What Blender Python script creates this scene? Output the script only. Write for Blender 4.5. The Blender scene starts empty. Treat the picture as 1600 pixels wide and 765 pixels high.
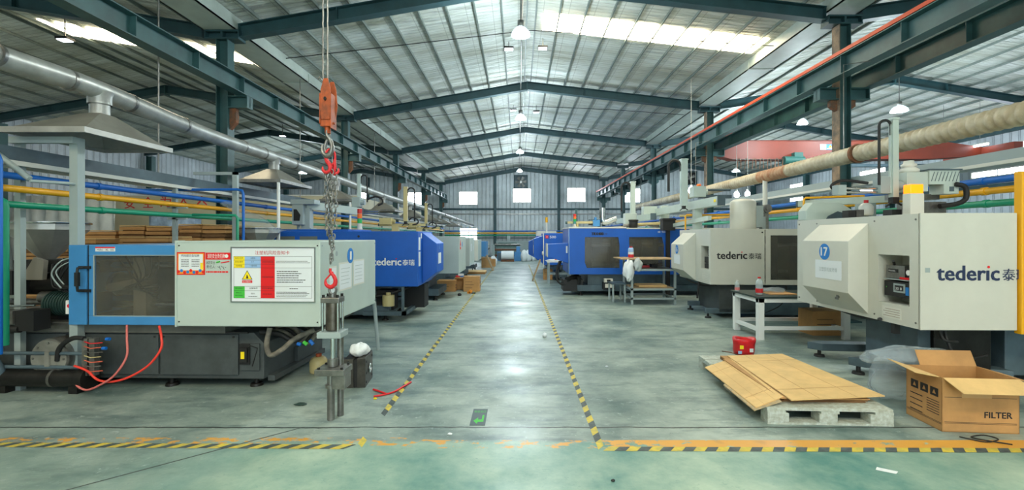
import bpy, bmesh, math, random
from mathutils import Vector, Matrix
random.seed(7)
PI = math.pi
SC = bpy.context.scene
COL = SC.collection

# ------------------------------------------------------------------ camera
cam_d = bpy.data.cameras.new('camera'); cam = bpy.data.objects.new('camera', cam_d); COL.objects.link(cam)
cam.location = (0, 0, 1.7); cam.rotation_euler = (PI/2, 0, 0)
cam_d.sensor_width = 36; cam_d.lens = 730/1600*36
cam_d.shift_x = -10/1600; cam_d.shift_y = -13.5/1600
cam_d.clip_start = 0.05; cam_d.clip_end = 300
SC.camera = cam
# ------------------------------------------------------------------ world and view
SC.view_settings.view_transform = 'Standard'
SC.view_settings.look = 'None'
SC.view_settings.gamma = 1
SC.view_settings.use_curve_mapping = False
SC.view_settings.exposure = 0.27
W = bpy.data.worlds.new('sky'); SC.world = W; W.use_nodes = True
bg = W.node_tree.nodes['Background']
bg.inputs[0].default_value = (0.80, 0.93, 1.0, 1); bg.inputs[1].default_value = 2.9
LAMP_W = 285.0        # every high-bay lamp
SKY_EM = 16.0          # daylight through roof sheets and windows

# ------------------------------------------------------------------ materials
def lin(c):
    c = c/255.0
    return c/12.92 if c <= 0.04045 else ((c+0.055)/1.055)**2.4
def rgb(c): return (lin(c[0]), lin(c[1]), lin(c[2]), 1)
MATS = {}
def mat(name, c, rough=0.5, metal=0.0, var=0.0, scale=3.0, c2=None, bump=0.0, alpha=1.0, emit=None, es=1.0, stretch=None, trans=0.0, coat=0.0):
    if name in MATS: return MATS[name]
    m = bpy.data.materials.new(name); m.use_nodes = True; MATS[name] = m
    nt = m.node_tree; b = nt.nodes['Principled BSDF']
    b.inputs['Base Color'].default_value = rgb(c); b.inputs['Roughness'].default_value = rough; b.inputs['Metallic'].default_value = metal
    b.inputs['Alpha'].default_value = alpha
    if trans: b.inputs['Transmission Weight'].default_value = trans
    if coat: b.inputs['Coat Weight'].default_value = coat
    if emit:
        b.inputs['Emission Color'].default_value = rgb(emit); b.inputs['Emission Strength'].default_value = es
    if var or c2 or bump:
        tc = nt.nodes.new('ShaderNodeTexCoord'); mp = nt.nodes.new('ShaderNodeMapping')
        if stretch: mp.inputs['Scale'].default_value = stretch
        nt.links.new(tc.outputs['Object'], mp.inputs[0])
        n = nt.nodes.new('ShaderNodeTexNoise'); n.inputs['Scale'].default_value = scale; n.inputs['Detail'].default_value = 6; n.inputs['Roughness'].default_value = 0.65
        nt.links.new(mp.outputs[0], n.inputs['Vector'])
        if var or c2:
            r = nt.nodes.new('ShaderNodeValToRGB'); r.color_ramp.elements[0].position = 0.36; r.color_ramp.elements[1].position = 0.66
            cc = c2 if c2 else tuple(max(0, v*(1-var)) for v in c)
            r.color_ramp.elements[0].color = rgb(cc); r.color_ramp.elements[1].color = rgb(c)
            nt.links.new(n.outputs[0], r.inputs[0]); nt.links.new(r.outputs[0], b.inputs['Base Color'])
        if bump:
            bp = nt.nodes.new('ShaderNodeBump'); bp.inputs['Strength'].default_value = bump; bp.inputs['Distance'].default_value = 0.02
            nt.links.new(n.outputs[0], bp.inputs['Height']); nt.links.new(bp.outputs[0], b.inputs['Normal'])
    return m

def nn(nt, t, **kw):
    n = nt.nodes.new(t)
    for k, v in kw.items():
        if k == 'op': n.operation = v
        elif k == 'bt': n.blend_type = v
        else: setattr(n, k, v)
    return n

STEEL = mat('teal_painted_steel', (58, 98, 100), 0.45, 0.0, 0.2, 2.0)
PURL = mat('grey_green_purlin', (128, 140, 134), 0.5, 0.0, 0.2, 2.0)
STEELD = mat('dark_teal_steel', (44, 80, 86), 0.5, 0.0, 0.2, 2.0)
GUTTER = mat('grey_green_gutter_sheet', (190, 202, 194), 0.5, 0.0, 0.1, 1.5)
RUST = mat('rusty_steel', (150, 92, 58), 0.8, 0.1, 0, 9, c2=(92, 78, 66))
WARMRUST = mat('warm_lit_rusty_flange', (164, 138, 112), 0.8, 0.0, 0, 5, c2=(98, 92, 84))  # rust and warm light on the aisle face, both in the colour
CREAM = mat('cream_machine_paint', (208, 209, 199), 0.38, 0.0, 0.04, 1.2)
PALEG = mat('pale_grey_green_paint', (188, 203, 196), 0.4, 0.0, 0.05, 1.2)
GREYG = mat('grey_machine_paint', (158, 172, 172), 0.45, 0.0, 0.05, 1.2)
BLUE = mat('royal_blue_paint', (0, 90, 190), 0.5, 0.0, 0.08, 1.5)
BLUEL = mat('light_blue_paint', (66, 140, 200), 0.4, 0.0, 0.08, 1.5)
BASED = mat('dark_grey_base_paint', (74, 82, 84), 0.55, 0.0, 0.25, 2.5)
BASEM = mat('blue_grey_base_paint', (84, 104, 114), 0.5, 0.0, 0.2, 2.5)
BLACK = mat('black_rubber', (26, 27, 28), 0.6)
DARK = mat('dark_oily_metal', (46, 46, 44), 0.45, 0.5, 0.4, 6)
METAL = mat('worn_steel', (150, 150, 146), 0.35, 0.8, 0.25, 6)
CHROME = mat('polished_steel', (200, 205, 206), 0.18, 1.0)
STAIN = mat('stainless_sheet', (186, 186, 180), 0.36, 0.6, 0.12, 3)
HOOD = mat('galvanised_hood_sheet', (150, 148, 138), 0.45, 0.35, 0.15, 2)
DUCT = mat('galvanised_duct_sheet', (186, 188, 184), 0.38, 0.45, 0.2, 3)
DUCTR = mat('weathered_flexible_duct', (214, 206, 184), 0.55, 0.15, 0, 4, c2=(176, 160, 132))
DUCTRR = mat('rusted_duct_sheet', (164, 110, 80), 0.7, 0.1, 0, 6, c2=(190, 160, 128))
PBLUE = mat('blue_pipe_paint', (0, 100, 190), 0.5)
PYEL = mat('yellow_pipe_paint', (236, 170, 16), 0.4)
PGRN = mat('green_pipe_paint', (14, 148, 112), 0.4)
WHITE = mat('white_paint', (232, 234, 232), 0.45)
PAPER = mat('white_paper', (222, 228, 232), 0.7)
OFFW = mat('off_white_plastic', (214, 214, 204), 0.4)
RED = mat('red_paint', (206, 34, 40), 0.45)
REDP = mat('red_print', (222, 16, 22), 0.6)
ORANGE = mat('orange_hook_paint', (190, 84, 28), 0.55, 0, 0, 8, c2=(120, 56, 24))
CRANE = mat('salmon_red_crane_paint', (138, 56, 36), 0.5, 0, 0.12, 1.0)
ORAIL = mat('orange_conductor_rail', (222, 78, 34), 0.5)
CARD = mat('brown_cardboard', (196, 148, 92), 0.75, 0, 0.12, 3)
CARDL = mat('pale_cardboard', (232, 194, 132), 0.75, 0, 0.10, 2.5)
CARDD = mat('dark_cardboard_edge', (136, 98, 60), 0.85, 0, 0.2, 12, stretch=(1, 1, 12))
PALLET = mat('grey_green_pallet_board', (196, 206, 200), 0.75, 0, 0, 26, c2=(162, 166, 152))
INK = mat('black_ink', (26, 28, 34), 0.6)
NAVY = mat('navy_lettering', (34, 48, 82), 0.5)
GREEN = mat('sign_green', (70, 190, 66), 0.6)
YEL = mat('sign_yellow', (246, 220, 20), 0.6)
SKYB = mat('sign_pale_blue', (150, 186, 226), 0.6)
DISC = mat('number_disc_blue', (24, 122, 204), 0.5)
YTAPE = mat('worn_yellow_tape', (222, 196, 58), 0.6, 0, 0, 14, c2=(176, 166, 88))
BTAPE = mat('worn_black_tape', (58, 68, 72), 0.6, 0, 0, 14, c2=(84, 96, 96))
GLASS = mat('smoky_machine_window', (112, 110, 98), 0.12, 0.0, alpha=0.40, c2=(84, 86, 84), scale=2.5)
CLEAR = mat('clear_plastic', (210, 225, 228), 0.12, 0, alpha=0.42)
FILM = mat('crumpled_clear_film', (190, 206, 216), 0.15, 0, alpha=0.32, bump=1.0, scale=14)
BAG = mat('white_plastic_bag', (236, 240, 242), 0.4, 0, bump=0.8, scale=9)
WINEM = mat('daylit_window_pane', (255, 255, 255), 0.4, emit=(236, 244, 255), es=SKY_EM)
SKYLT = mat('daylit_roof_sheet', (255, 252, 240), 0.5, emit=(255, 238, 204), es=SKY_EM)
LAMPG = mat('lit_lamp_glass', (255, 255, 255), 0.3, emit=(232, 246, 255), es=30)
LAMPS_ = mat('lit_lamp_glass_small', (255, 255, 255), 0.3, emit=(238, 244, 255), es=10)
AMBER = mat('lit_amber_beacon', (255, 140, 10), 0.3, emit=(255, 130, 8), es=1.6)
TEALM = mat('teal_machine_paint', (96, 130, 124), 0.5, 0, 0.2, 4)
BROWNW = mat('plywood_edge', (176, 150, 112), 0.7, 0, 0.15, 8)
TOPD = mat('dark_green_table_top', (42, 58, 56), 0.5)
CANVAS = mat('cream_wall_panel', (226, 220, 190), 0.6, 0, 0.05, 1)
SHEETW = mat('hazy_plastic_sheeting', (206, 214, 214), 0.3, 0, 0.12, 1.3, bump=0.6)
OIL = mat('yellowed_plastic', (190, 176, 126), 0.4)

# corrugated wall sheet: vertical ribs by bump
def corrugated(name, c, freq, axis='X'):
    m = mat(name, c, 0.5, 0.1, 0.14, 0.8)
    nt = m.node_tree; b = nt.nodes['Principled BSDF']
    tc = nt.nodes.new('ShaderNodeTexCoord'); w = nn(nt, 'ShaderNodeTexWave'); w.wave_type = 'BANDS'; w.bands_direction = axis; w.wave_profile = 'SIN'
    w.inputs['Scale'].default_value = freq
    nt.links.new(tc.outputs['Object'], w.inputs['Vector'])
    r = nt.nodes.new('ShaderNodeValToRGB'); r.color_ramp.elements[0].position = 0.02; r.color_ramp.elements[1].position = 0.16
    r.color_ramp.elements[0].color = (0, 0, 0, 1)
    nt.links.new(w.outputs['Fac'], r.inputs[0])
    bp = nt.nodes.new('ShaderNodeBump'); bp.inputs['Strength'].default_value = 1.0; bp.inputs['Distance'].default_value = 0.05
    nt.links.new(r.outputs[0], bp.inputs['Height']); nt.links.new(bp.outputs[0], b.inputs['Normal'])
    return m
WALLX = corrugated('corrugated_wall_sheet', (212, 220, 224), 1.0, 'X')
WALLY = corrugated('corrugated_side_wall_sheet', (206, 214, 222), 1.0, 'Y')

# roof insulation: silvery foil with a woven grid, seams and wrinkles
def roof_mat():
    m = mat('foil_roof_insulation', (206, 212, 204), 0.55, 0.1)
    nt = m.node_tree; b = nt.nodes['Principled BSDF']; L = nt.links.new
    tc = nt.nodes.new('ShaderNodeTexCoord')
    n1 = nn(nt, 'ShaderNodeTexNoise'); n1.inputs['Scale'].default_value = 0.7; n1.inputs['Detail'].default_value = 5
    mp = nn(nt, 'ShaderNodeMapping'); mp.inputs['Scale'].default_value = (0.5, 2.2, 1)
    L(tc.outputs['Object'], mp.inputs[0]); L(mp.outputs[0], n1.inputs['Vector'])
    r = nt.nodes.new('ShaderNodeValToRGB'); r.color_ramp.elements[0].position = 0.3; r.color_ramp.elements[1].position = 0.7
    r.color_ramp.elements[0].color = rgb((184, 186, 170)); r.color_ramp.elements[1].color = rgb((234, 240, 236))
    L(n1.outputs[0], r.inputs[0])
    br = nn(nt, 'ShaderNodeTexBrick'); br.offset = 0; br.inputs['Scale'].default_value = 1.0
    br.inputs['Brick Width'].default_value = 0.6; br.inputs['Row Height'].default_value = 0.14
    br.inputs['Mortar Size'].default_value = 0.012; br.inputs['Mortar Smooth'].default_value = 0.6
    br.inputs['Color1'].default_value = (1, 1, 1, 1); br.inputs['Color2'].default_value = (0.95, 0.95, 0.95, 1); br.inputs['Mortar'].default_value = (0.60, 0.60, 0.58, 1)
    L(tc.outputs['Object'], br.inputs['Vector'])
    mx = nn(nt, 'ShaderNodeMix'); mx.data_type = 'RGBA'; mx.blend_type = 'MULTIPLY'; mx.inputs[0].default_value = 0.85
    L(r.outputs[0], mx.inputs[6]); L(br.outputs[0], mx.inputs[7]); L(mx.outputs[2], b.inputs['Base Color'])
    n2 = nn(nt, 'ShaderNodeTexNoise'); n2.inputs['Scale'].default_value = 1.6; n2.inputs['Detail'].default_value = 7
    mp2 = nn(nt, 'ShaderNodeMapping'); mp2.inputs['Scale'].default_value = (0.6, 3.0, 1)
    L(tc.outputs['Object'], mp2.inputs[0]); L(mp2.outputs[0], n2.inputs['Vector'])
    bp = nt.nodes.new('ShaderNodeBump'); bp.inputs['Strength'].default_value = 1.0; bp.inputs['Distance'].default_value = 0.30
    L(n2.outputs[0], bp.inputs['Height']); L(bp.outputs[0], b.inputs['Normal'])
    return m
ROOF = roof_mat()

def floor_mat():
    m = mat('worn_concrete_floor', (140, 150, 146), 0.42)
    nt = m.node_tree; b = nt.nodes['Principled BSDF']; L = nt.links.new
    geo = nn(nt, 'ShaderNodeTexCoord'); sep = nn(nt, 'ShaderNodeSeparateXYZ'); L(geo.outputs['Object'], sep.inputs[0])
    def noise(scale, det=6, vec=None, rough=0.6):
        n = nn(nt, 'ShaderNodeTexNoise'); n.inputs['Scale'].default_value = scale; n.inputs['Detail'].default_value = det; n.inputs['Roughness'].default_value = rough
        L(vec if vec else geo.outputs['Object'], n.inputs['Vector']); return n.outputs[0]
    def ramp(v, p0, p1, c0=(0, 0, 0, 1), c1=(1, 1, 1, 1)):
        r = nt.nodes.new('ShaderNodeValToRGB'); r.color_ramp.elements[0].position = p0; r.color_ramp.elements[1].position = p1
        r.color_ramp.elements[0].color = c0; r.color_ramp.elements[1].color = c1; L(v, r.inputs[0]); return r.outputs[0]
    def mix(f, a, c, bt='MIX'):
        x = nn(nt, 'ShaderNodeMix'); x.data_type = 'RGBA'; x.blend_type = bt
        if isinstance(f, float): x.inputs[0].default_value = f
        else: L(f, x.inputs[0])
        for s, v in ((6, a), (7, c)):
            if isinstance(v, tuple): x.inputs[s].default_value = v
            else: L(v, x.inputs[s])
        return x.outputs[2]
    def mth(op, a, c=None, cl=False):
        x = nn(nt, 'ShaderNodeMath', op=op); x.use_clamp = cl
        for i, v in enumerate((a, c)):
            if v is None: continue
            if isinstance(v, (int, float)): x.inputs[i].default_value = v
            else: L(v, x.inputs[i])
        return x.outputs[0]
    def step(v, a, w):        # 0 below a, 1 above a+w
        x = nn(nt, 'ShaderNodeMapRange'); x.inputs[1].default_value = a; x.inputs[2].default_value = a+w; L(v, x.inputs[0]); return x.outputs[0]
    X, Y = sep.outputs[0], sep.outputs[1]
    base = ramp(noise(0.8, 9, None, .68), 0.36, 0.62, rgb((96, 118, 116)), rgb((166, 180, 172)))
    mp = nn(nt, 'ShaderNodeMapping'); mp.inputs['Scale'].default_value = (0.7, 2.5, 1); L(geo.outputs['Object'], mp.inputs[0])
    base = mix(ramp(noise(1.6, 9, mp.outputs[0], .7), 0.50, 0.72), base, rgb((80, 102, 104)))
    base = mix(ramp(noise(11, 7, None, .75), 0.58, 0.70), base, rgb((178, 192, 190)))
    base = mix(ramp(noise(17, 7, None, .8), 0.63, 0.70), base, rgb((74, 86, 84)))
    # green painted strip in front of the joint
    nj = mth('MULTIPLY', mth('SUBTRACT', noise(2.2, 3), 0.5), 0.10)
    yy = mth('ADD', Y, nj)
    green = mth('SUBTRACT', 1.0, step(yy, 3.84, 0.06))
    gcol = ramp(noise(1.0, 9, None, .68), 0.34, 0.66, rgb((76, 130, 124)), rgb((168, 190, 172)))
    gcol = mix(ramp(noise(13, 7, None, .8), 0.56, 0.70), gcol, rgb((112, 148, 138)))
    xl = mth('SUBTRACT', 1.0, step(mth('ADD', X, mth('MULTIPLY', nj, 8)), -2.9, 1.0))      # bare to the left
    base = mix(mth('MULTIPLY', green, mth('SUBTRACT', 1.0, mth('MULTIPLY', xl, 0.75))), base, gcol)
    # worn orange line
    ysh = mth('ADD', mth('SUBTRACT', Y, 0.05), mth('MULTIPLY', step(X, -1.0, 0.3), 0.05))
    band = mth('MULTIPLY', step(ysh, 3.75, 0.004), mth('SUBTRACT', 1.0, step(ysh, 3.90, 0.004)))
    mpo = nn(nt, 'ShaderNodeMapping'); mpo.inputs['Scale'].default_value = (1.0, 1.6, 1); L(geo.outputs['Object'], mpo.inputs[0])
    ow = noise(5.5, 6, mpo.outputs[0], 0.7)
    right = step(X, 0.5, 0.9)
    thr = mth('ADD', ow, mth('MULTIPLY', right, 0.15))
    om = mth('MULTIPLY', band, ramp(thr, 0.53, 0.56))
    base = mix(om, base, rgb((216, 158, 68)))
    # expansion joint across, ragged
    j = mth('ABSOLUTE', mth('SUBTRACT', mth('ADD', Y, mth('MULTIPLY', mth('SUBTRACT', noise(3.5, 5), 0.5), 0.06)), 4.16))
    base = mix(mth('SUBTRACT', 1.0, step(j, 0.006, 0.008)), base, rgb((46, 54, 54)))
    # diagonal joint at left
    dj = mth('ABSOLUTE', mth('SUBTRACT', mth('SUBTRACT', Y, mth('MULTIPLY', X, 0.93)), 5.95))
    base = mix(mth('MULTIPLY', mth('SUBTRACT', 1.0, step(dj, 0.006, 0.01)), mth('SUBTRACT', 1.0, step(X, -1.95, 0.05))), base, rgb((60, 68, 66)))
    # long joints further down the hall
    for yv in (10.6, 17.1, 23.7):
        jj = mth('ABSOLUTE', mth('SUBTRACT', Y, yv)); base = mix(mth('MULTIPLY', mth('SUBTRACT', 1.0, step(jj, 0.008, 0.012)), 0.6), base, rgb((70, 80, 80)))
    # oil stains
    st = ramp(noise(0.8, 4), 0.66, 0.74); base = mix(mth('MULTIPLY', st, 0.5), base, rgb((84, 92, 88)))
    L(base, b.inputs['Base Color'])
    rr = ramp(noise(1.4, 6), 0.3, 0.7, (0.30, 0.30, 0.30, 1), (0.55, 0.55, 0.55, 1)); L(rr, b.inputs['Roughness'])
    bp = nt.nodes.new('ShaderNodeBump'); bp.inputs['Strength'].default_value = 0.15; bp.inputs['Distance'].default_value = 0.01
    L(noise(6, 6), bp.inputs['Height']); L(bp.outputs[0], b.inputs['Normal'])
    return m
FLOOR = floor_mat()

# ------------------------------------------------------------------ mesh builder
_tc = {}
def text_geo(s):
    if s in _tc: return _tc[s]
    cu = bpy.data.curves.new('t', 'FONT'); cu.body = s; cu.size = 1.0; cu.resolution_u = 2
    ob = bpy.data.objects.new('t', cu); COL.objects.link(ob)
    dg = bpy.context.evaluated_depsgraph_get(); me = bpy.data.meshes.new_from_object(ob.evaluated_get(dg))
    vs = [(v.co.x, v.co.y) for v in me.vertices]; fs = [tuple(p.vertices) for p in me.polygons]
    bpy.data.objects.remove(ob); bpy.data.curves.remove(cu); bpy.data.meshes.remove(me)
    _tc[s] = (vs, fs); return _tc[s]

class MB:
    def __init__(s): s.v = []; s.f = []; s.m = []; s.s = []; s.M = Matrix.Identity(4)
    def add(s, vs, fs, m=0, smooth=False):
        b = len(s.v); s.v += [tuple(s.M @ Vector(v)) for v in vs]
        for f in fs: s.f.append(tuple(b+i for i in f)); s.m.append(m); s.s.append(smooth)
        return s
    def box(s, x0, y0, z0, x1, y1, z1, m=0):
        x0, x1 = min(x0, x1), max(x0, x1); y0, y1 = min(y0, y1), max(y0, y1); z0, z1 = min(z0, z1), max(z0, z1)
        return s.add([(x0,y0,z0),(x1,y0,z0),(x1,y1,z0),(x0,y1,z0),(x0,y0,z1),(x1,y0,z1),(x1,y1,z1),(x0,y1,z1)],
                     [(0,3,2,1),(4,5,6,7),(0,1,5,4),(1,2,6,5),(2,3,7,6),(3,0,4,7)], m)
    def hexa(s, p, m=0):
        return s.add(p, [(0,3,2,1),(4,5,6,7),(0,1,5,4),(1,2,6,5),(2,3,7,6),(3,0,4,7)], m)
    def quad(s, a, b, c, d, m=0): return s.add([a,b,c,d], [(0,1,2,3)], m)
    def prism(s, poly, axis, d0, d1, m=0):
        n = len(poly)
        def pt(p, d):
            return {'x': (d, p[0], p[1]), 'y': (p[0], d, p[1]), 'z': (p[0], p[1], d)}[axis]
        vs = [pt(p, d0) for p in poly]+[pt(p, d1) for p in poly]
        fs = [tuple(range(n))[::-1], tuple(range(n, 2*n))]+[(i, (i+1) % n, n+(i+1) % n, n+i) for i in range(n)]
        return s.add(vs, fs, m)
    def cyl(s, p0, p1, r0, r1=None, n=16, m=0, caps=True, smooth=True):
        r1 = r0 if r1 is None else r1
        p0, p1 = Vector(p0), Vector(p1); d = (p1-p0)
        if d.length < 1e-9: return s
        d.normalize(); u = d.orthogonal().normalized(); w = d.cross(u)
        vs = []
        for p, r in ((p0, r0), (p1, r1)):
            for i in range(n):
                a = 2*PI*i/n; vs.append(tuple(p+(u*math.cos(a)+w*math.sin(a))*r))
        s.add(vs, [(i, (i+1) % n, n+(i+1) % n, n+i) for i in range(n)], m, smooth)
        if caps: s.add(vs, [tuple(range(n))[::-1], tuple(range(n, 2*n))], m)
        return s
    def tube(s, pts, r, n=8, m=0, closed=False, radii=None):
        P = [Vector(p) for p in pts]; k = len(P); vs = []; u = None
        for i in range(k):
            if closed: d = P[(i+1) % k]-P[i-1]
            else: d = P[min(i+1, k-1)]-P[max(i-1, 0)]
            if d.length < 1e-9: d = Vector((0, 0, 1))
            d.normalize()
            if u is None: u = d.orthogonal().normalized()
            else:
                u = u-d*u.dot(d); u = u.normalized() if u.length > 1e-6 else d.orthogonal().normalized()
            w = d.cross(u); rr = radii[i] if radii else r
            for j in range(n):
                a = 2*PI*j/n; vs.append(tuple(P[i]+(u*math.cos(a)+w*math.sin(a))*rr))
        fs = []
        for i in range(k if closed else k-1):
            i2 = (i+1) % k
            for j in range(n): fs.append((i*n+j, i*n+(j+1) % n, i2*n+(j+1) % n, i2*n+j))
        s.add(vs, fs, m, True)
        if not closed: s.add(vs, [tuple(range(n))[::-1], tuple(range((k-1)*n, k*n))], m)
        return s
    def lathe(s, prof, c=(0,0,0), n=24, m=0, smooth=True):      # profile of (r, z)
        vs = []; k = len(prof)
        for r, z in prof:
            for j in range(n):
                a = 2*PI*j/n; vs.append((c[0]+r*math.cos(a), c[1]+r*math.sin(a), c[2]+z))
        fs = [(i*n+j, i*n+(j+1) % n, (i+1)*n+(j+1) % n, (i+1)*n+j) for i in range(k-1) for j in range(n)]
        return s.add(vs, fs, m, smooth)
    def disc(s, c, nrm, r, n=24, m=0, t=0.004):
        c = Vector(c); d = Vector(nrm).normalized(); return s.cyl(c, c+d*t, r, n=n, m=m, smooth=False)
    def text(s, body, o, u, v, w, h, m=0, fit=True):
        """glyphs laid from o along u (width w) and v (height h)"""
        vs, fs = text_geo(body)
        if not vs: return s
        x0 = min(p[0] for p in vs); x1 = max(p[0] for p in vs); y0 = min(p[1] for p in vs); y1 = max(p[1] for p in vs)
        o, u, v = Vector(o), Vector(u).normalized(), Vector(v).normalized()
        sx = w/(x1-x0); sy = h/(y1-y0)
        return s.add([tuple(o+u*((p[0]-x0)*sx)+v*((p[1]-y0)*sy)) for p in vs], fs, m)
    def build(s, name, mats, parent=None, bevel=0.0, seg=2, smooth=None, solid=None):
        if not isinstance(mats, (list, tuple)): mats = [mats]
        me = bpy.data.meshes.new(name); me.from_pydata(s.v, [], s.f)
        for m in mats: me.materials.append(m)
        me.polygons.foreach_set('material_index', s.m); me.polygons.foreach_set('use_smooth', s.s)
        me.update()
        o = bpy.data.objects.new(name, me); COL.objects.link(o)
        if parent: o.parent = parent
        if bevel:
            b = o.modifiers.new('bevel', 'BEVEL'); b.width = bevel; b.segments = seg; b.limit_method = 'ANGLE'; b.angle_limit = math.radians(40)
        return o

def tag(o, label=None, cat=None, group=None, kind=None):
    if label: o['label'] = label
    if cat: o['category'] = cat
    if group: o['group'] = group
    if kind: o['kind'] = kind
    return o
def thing(name, label, cat, loc=(0,0,0), rz=0, group=None):
    o = bpy.data.objects.new(name, None); COL.objects.link(o); o.location = loc; o.rotation_euler = (0, 0, rz); o.empty_display_size = 0.1
    return tag(o, label, cat, group)
def struct(o): o['kind'] = 'structure'; return o
def kids(o): return [c for c in bpy.data.objects if c.parent == o]
def dup(o, loc=None, label=None, parent=None):
    c = o.copy(); COL.objects.link(c)
    if parent: c.parent = parent
    if loc: c.location = loc
    if label: c['label'] = label
    for ch in kids(o): dup(ch, parent=c)
    return c
def arc(c, r, a0, a1, n, u=(1,0,0), v=(0,0,1)):
    c, u, v = Vector(c), Vector(u), Vector(v)
    return [tuple(c+u*(r*math.cos(a0+(a1-a0)*i/n))+v*(r*math.sin(a0+(a1-a0)*i/n))) for i in range(n+1)]
def spline(pts, n=8):
    P = [Vector(p) for p in pts]; out = []
    for i in range(len(P)-1):
        a = P[max(i-1, 0)]; b = P[i]; c = P[i+1]; d = P[min(i+2, len(P)-1)]
        for k in range(n):
            t = k/n; out.append(tuple(0.5*((2*b)+(c-a)*t+(2*a-5*b+4*c-d)*t*t+(3*b-a-3*c+d)*t**3)))
    out.append(tuple(P[-1])); return out
def PX(px, z): return (px-810)/730*z
def PZ(py, z): return 1.7-(py-369)/730*z
# ================================================================== STRUCTURE
YB, YF = -9.0, 36.0
FR = [9.4, 15.95, 22.5, 29.05, 35.6]
VL, RM, VR = (-5.95, 6.05), (0.3, 7.12), (6.5, 6.42)
RL, EL = (-12.0, 7.0), (-18.0, 6.0)
RR, ER = (12.8, 7.35), (18.2, 6.45)
fl = MB(); fl.box(-18.6, YB, -0.2, 18.8, YF+0.3, 0.0); struct(fl.build('floor', FLOOR))
# ceiling: six insulated slopes with their purlins
SL = [(EL, RL), (RL, VL), (VL, RM), (RM, VR), (VR, RR), (RR, ER)]
ce = MB()
for a, b in SL:
    ce.hexa([(a[0], YB, a[1]), (b[0], YB, b[1]), (b[0], YF, b[1]), (a[0], YF, a[1]),
             (a[0], YB, a[1]+0.08), (b[0], YB, b[1]+0.08), (b[0], YF, b[1]+0.08), (a[0], YF, a[1]+0.08)])
ceiling = struct(ce.build('ceiling', ROOF))
for a, b in SL:
    n = 10 if abs(a[0]) < 7 and abs(b[0]) < 7 else 8
    for i in range(n+1):
        t = (i+0.12)/(n+0.24) if i else 0.02
        if i == n: t = 0.985
        x = a[0]+(b[0]-a[0])*t; z = a[1]+(b[1]-a[1])*t
        p = MB(); p.box(x-0.016, YB, z-0.07, x+0.016, YF-0.05, z-0.005)
        p.build('purlin', PURL, ceiling)
# walls
def gable(mb, pts, y, t): mb.prism(pts, 'y', y, y+t)
w = MB()
gable(w, [(-18.0, 0), (18.2, 0), (18.2, ER[1]), (RR[0], RR[1]), (VR[0], VR[1]), (RM[0], RM[1]), (VL[0], VL[1]), (RL[0], RL[1]), (-18.0, EL[1])], YF, 0.12)
wall_far = struct(w.build('wall_far', WALLX))
w = MB(); w.box(-18.12, YB, 0, -18.0, YF+0.12, EL[1]); struct(w.build('wall_left', WALLY))
w = MB(); w.box(18.2, YB, 0, 18.32, YF+0.12, ER[1]); struct(w.build('wall_right', WALLY))
# girts along the far wall and the right wall
for i, (z0, h) in enumerate(((3.72, 0.14), (3.38, 0.07), (1.55, 0.05))):
    g = MB(); g.box(-17.9, YF-0.10, z0, 18.0, YF-0.004, z0+h); struct(g.build('trim_%d' % (i+1), STEELD if i != 1 else METAL))
for i, z0 in enumerate((3.55, 5.55)):
    g = MB(); g.box(18.08, YB+0.2, z0, 18.195, YF-0.2, z0+0.14); struct(g.build('trim_%d' % (i+4), STEELD))
w = MB(); w.box(-18.0, YB-0.12, 0, -1.5, YB, 5.8); w.box(-1.5, YB-0.12, 5.0, 18.2, YB, 5.9); w.box(9.5, YB-0.12, 0, 18.2, YB, 5.0); struct(w.build('wall_back_light_block', WALLX))  # unseen rear wall, shaped to cut daylight from the left rear
# windows in the far gable wall
wn = 0
def window(x0, x1, z0, z1, y=None, bars=2, xw=None, hbar=True):
    global wn
    wn += 1
    f = MB(); t = 0.05
    if xw is None:
        yy = YF-0.03
        for a in ((x0-t, z0-t, x1+t, z0), (x0-t, z1, x1+t, z1+t), (x0-t, z0, x0, z1), (x1, z0, x1+t, z1)): f.box(a[0], yy-0.02, a[1], a[2], YF-0.002, a[3])
        for k in range(1, bars):
            xx = x0+(x1-x0)*k/bars; f.box(xx-0.02, yy-0.015, z0, xx+0.02, YF-0.004, z1)
        if hbar: f.box(x0, yy-0.012, z0+(z1-z0)*0.6, x1, YF-0.004, z0+(z1-z0)*0.6+0.03)
        o = struct(f.build('window_%d' % wn, OFFW))
        p = MB(); p.box(x0, YF-0.03, z0, x1, YF-0.006, z1); p.build('pane', WINEM, o)
    else:
        for a in ((x0-t, z0-t, x1+t, z0), (x0-t, z1, x1+t, z1+t), (x0-t, z0, x0, z1), (x1, z0, x1+t, z1)): f.box(xw-0.06, a[0], a[1], xw-0.003, a[2], a[3])
        for k in range(1, bars):
            xx = x0+(x1-x0)*k/bars; f.box(xw-0.05, xx-0.02, z0, xw-0.004, xx+0.02, z1)
        o = struct(f.build('window_%d' % wn, OFFW))
        p = MB(); p.box(xw-0.035, x0, z0, xw-0.006, x1, z1); p.build('pane', WINEM, o)
zf = 35.9
for (a, b, c, d, hb) in ((635, 659, 319.5, 301, True), (718, 745.5, 319, 300, False), (802, 829, 315.5, 295, False), (887, 914.5, 314.5, 294, False), (976, 1000, 315.5, 295, False), (719, 745, 374, 357, False), (563, 577, 311, 301, False)):
    window(PX(a, zf), PX(b, zf), PZ(c, zf), PZ(d, zf), hbar=hb)
for yc in (4.6, 11.1, 17.7, 23.8, 30.2):
    window(yc-1.0, yc+1.0, 4.55, 5.1, xw=18.2, bars=3)
    window(yc-1.0, yc+1.0, 4.02, 4.22, xw=18.2, bars=2)
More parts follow.
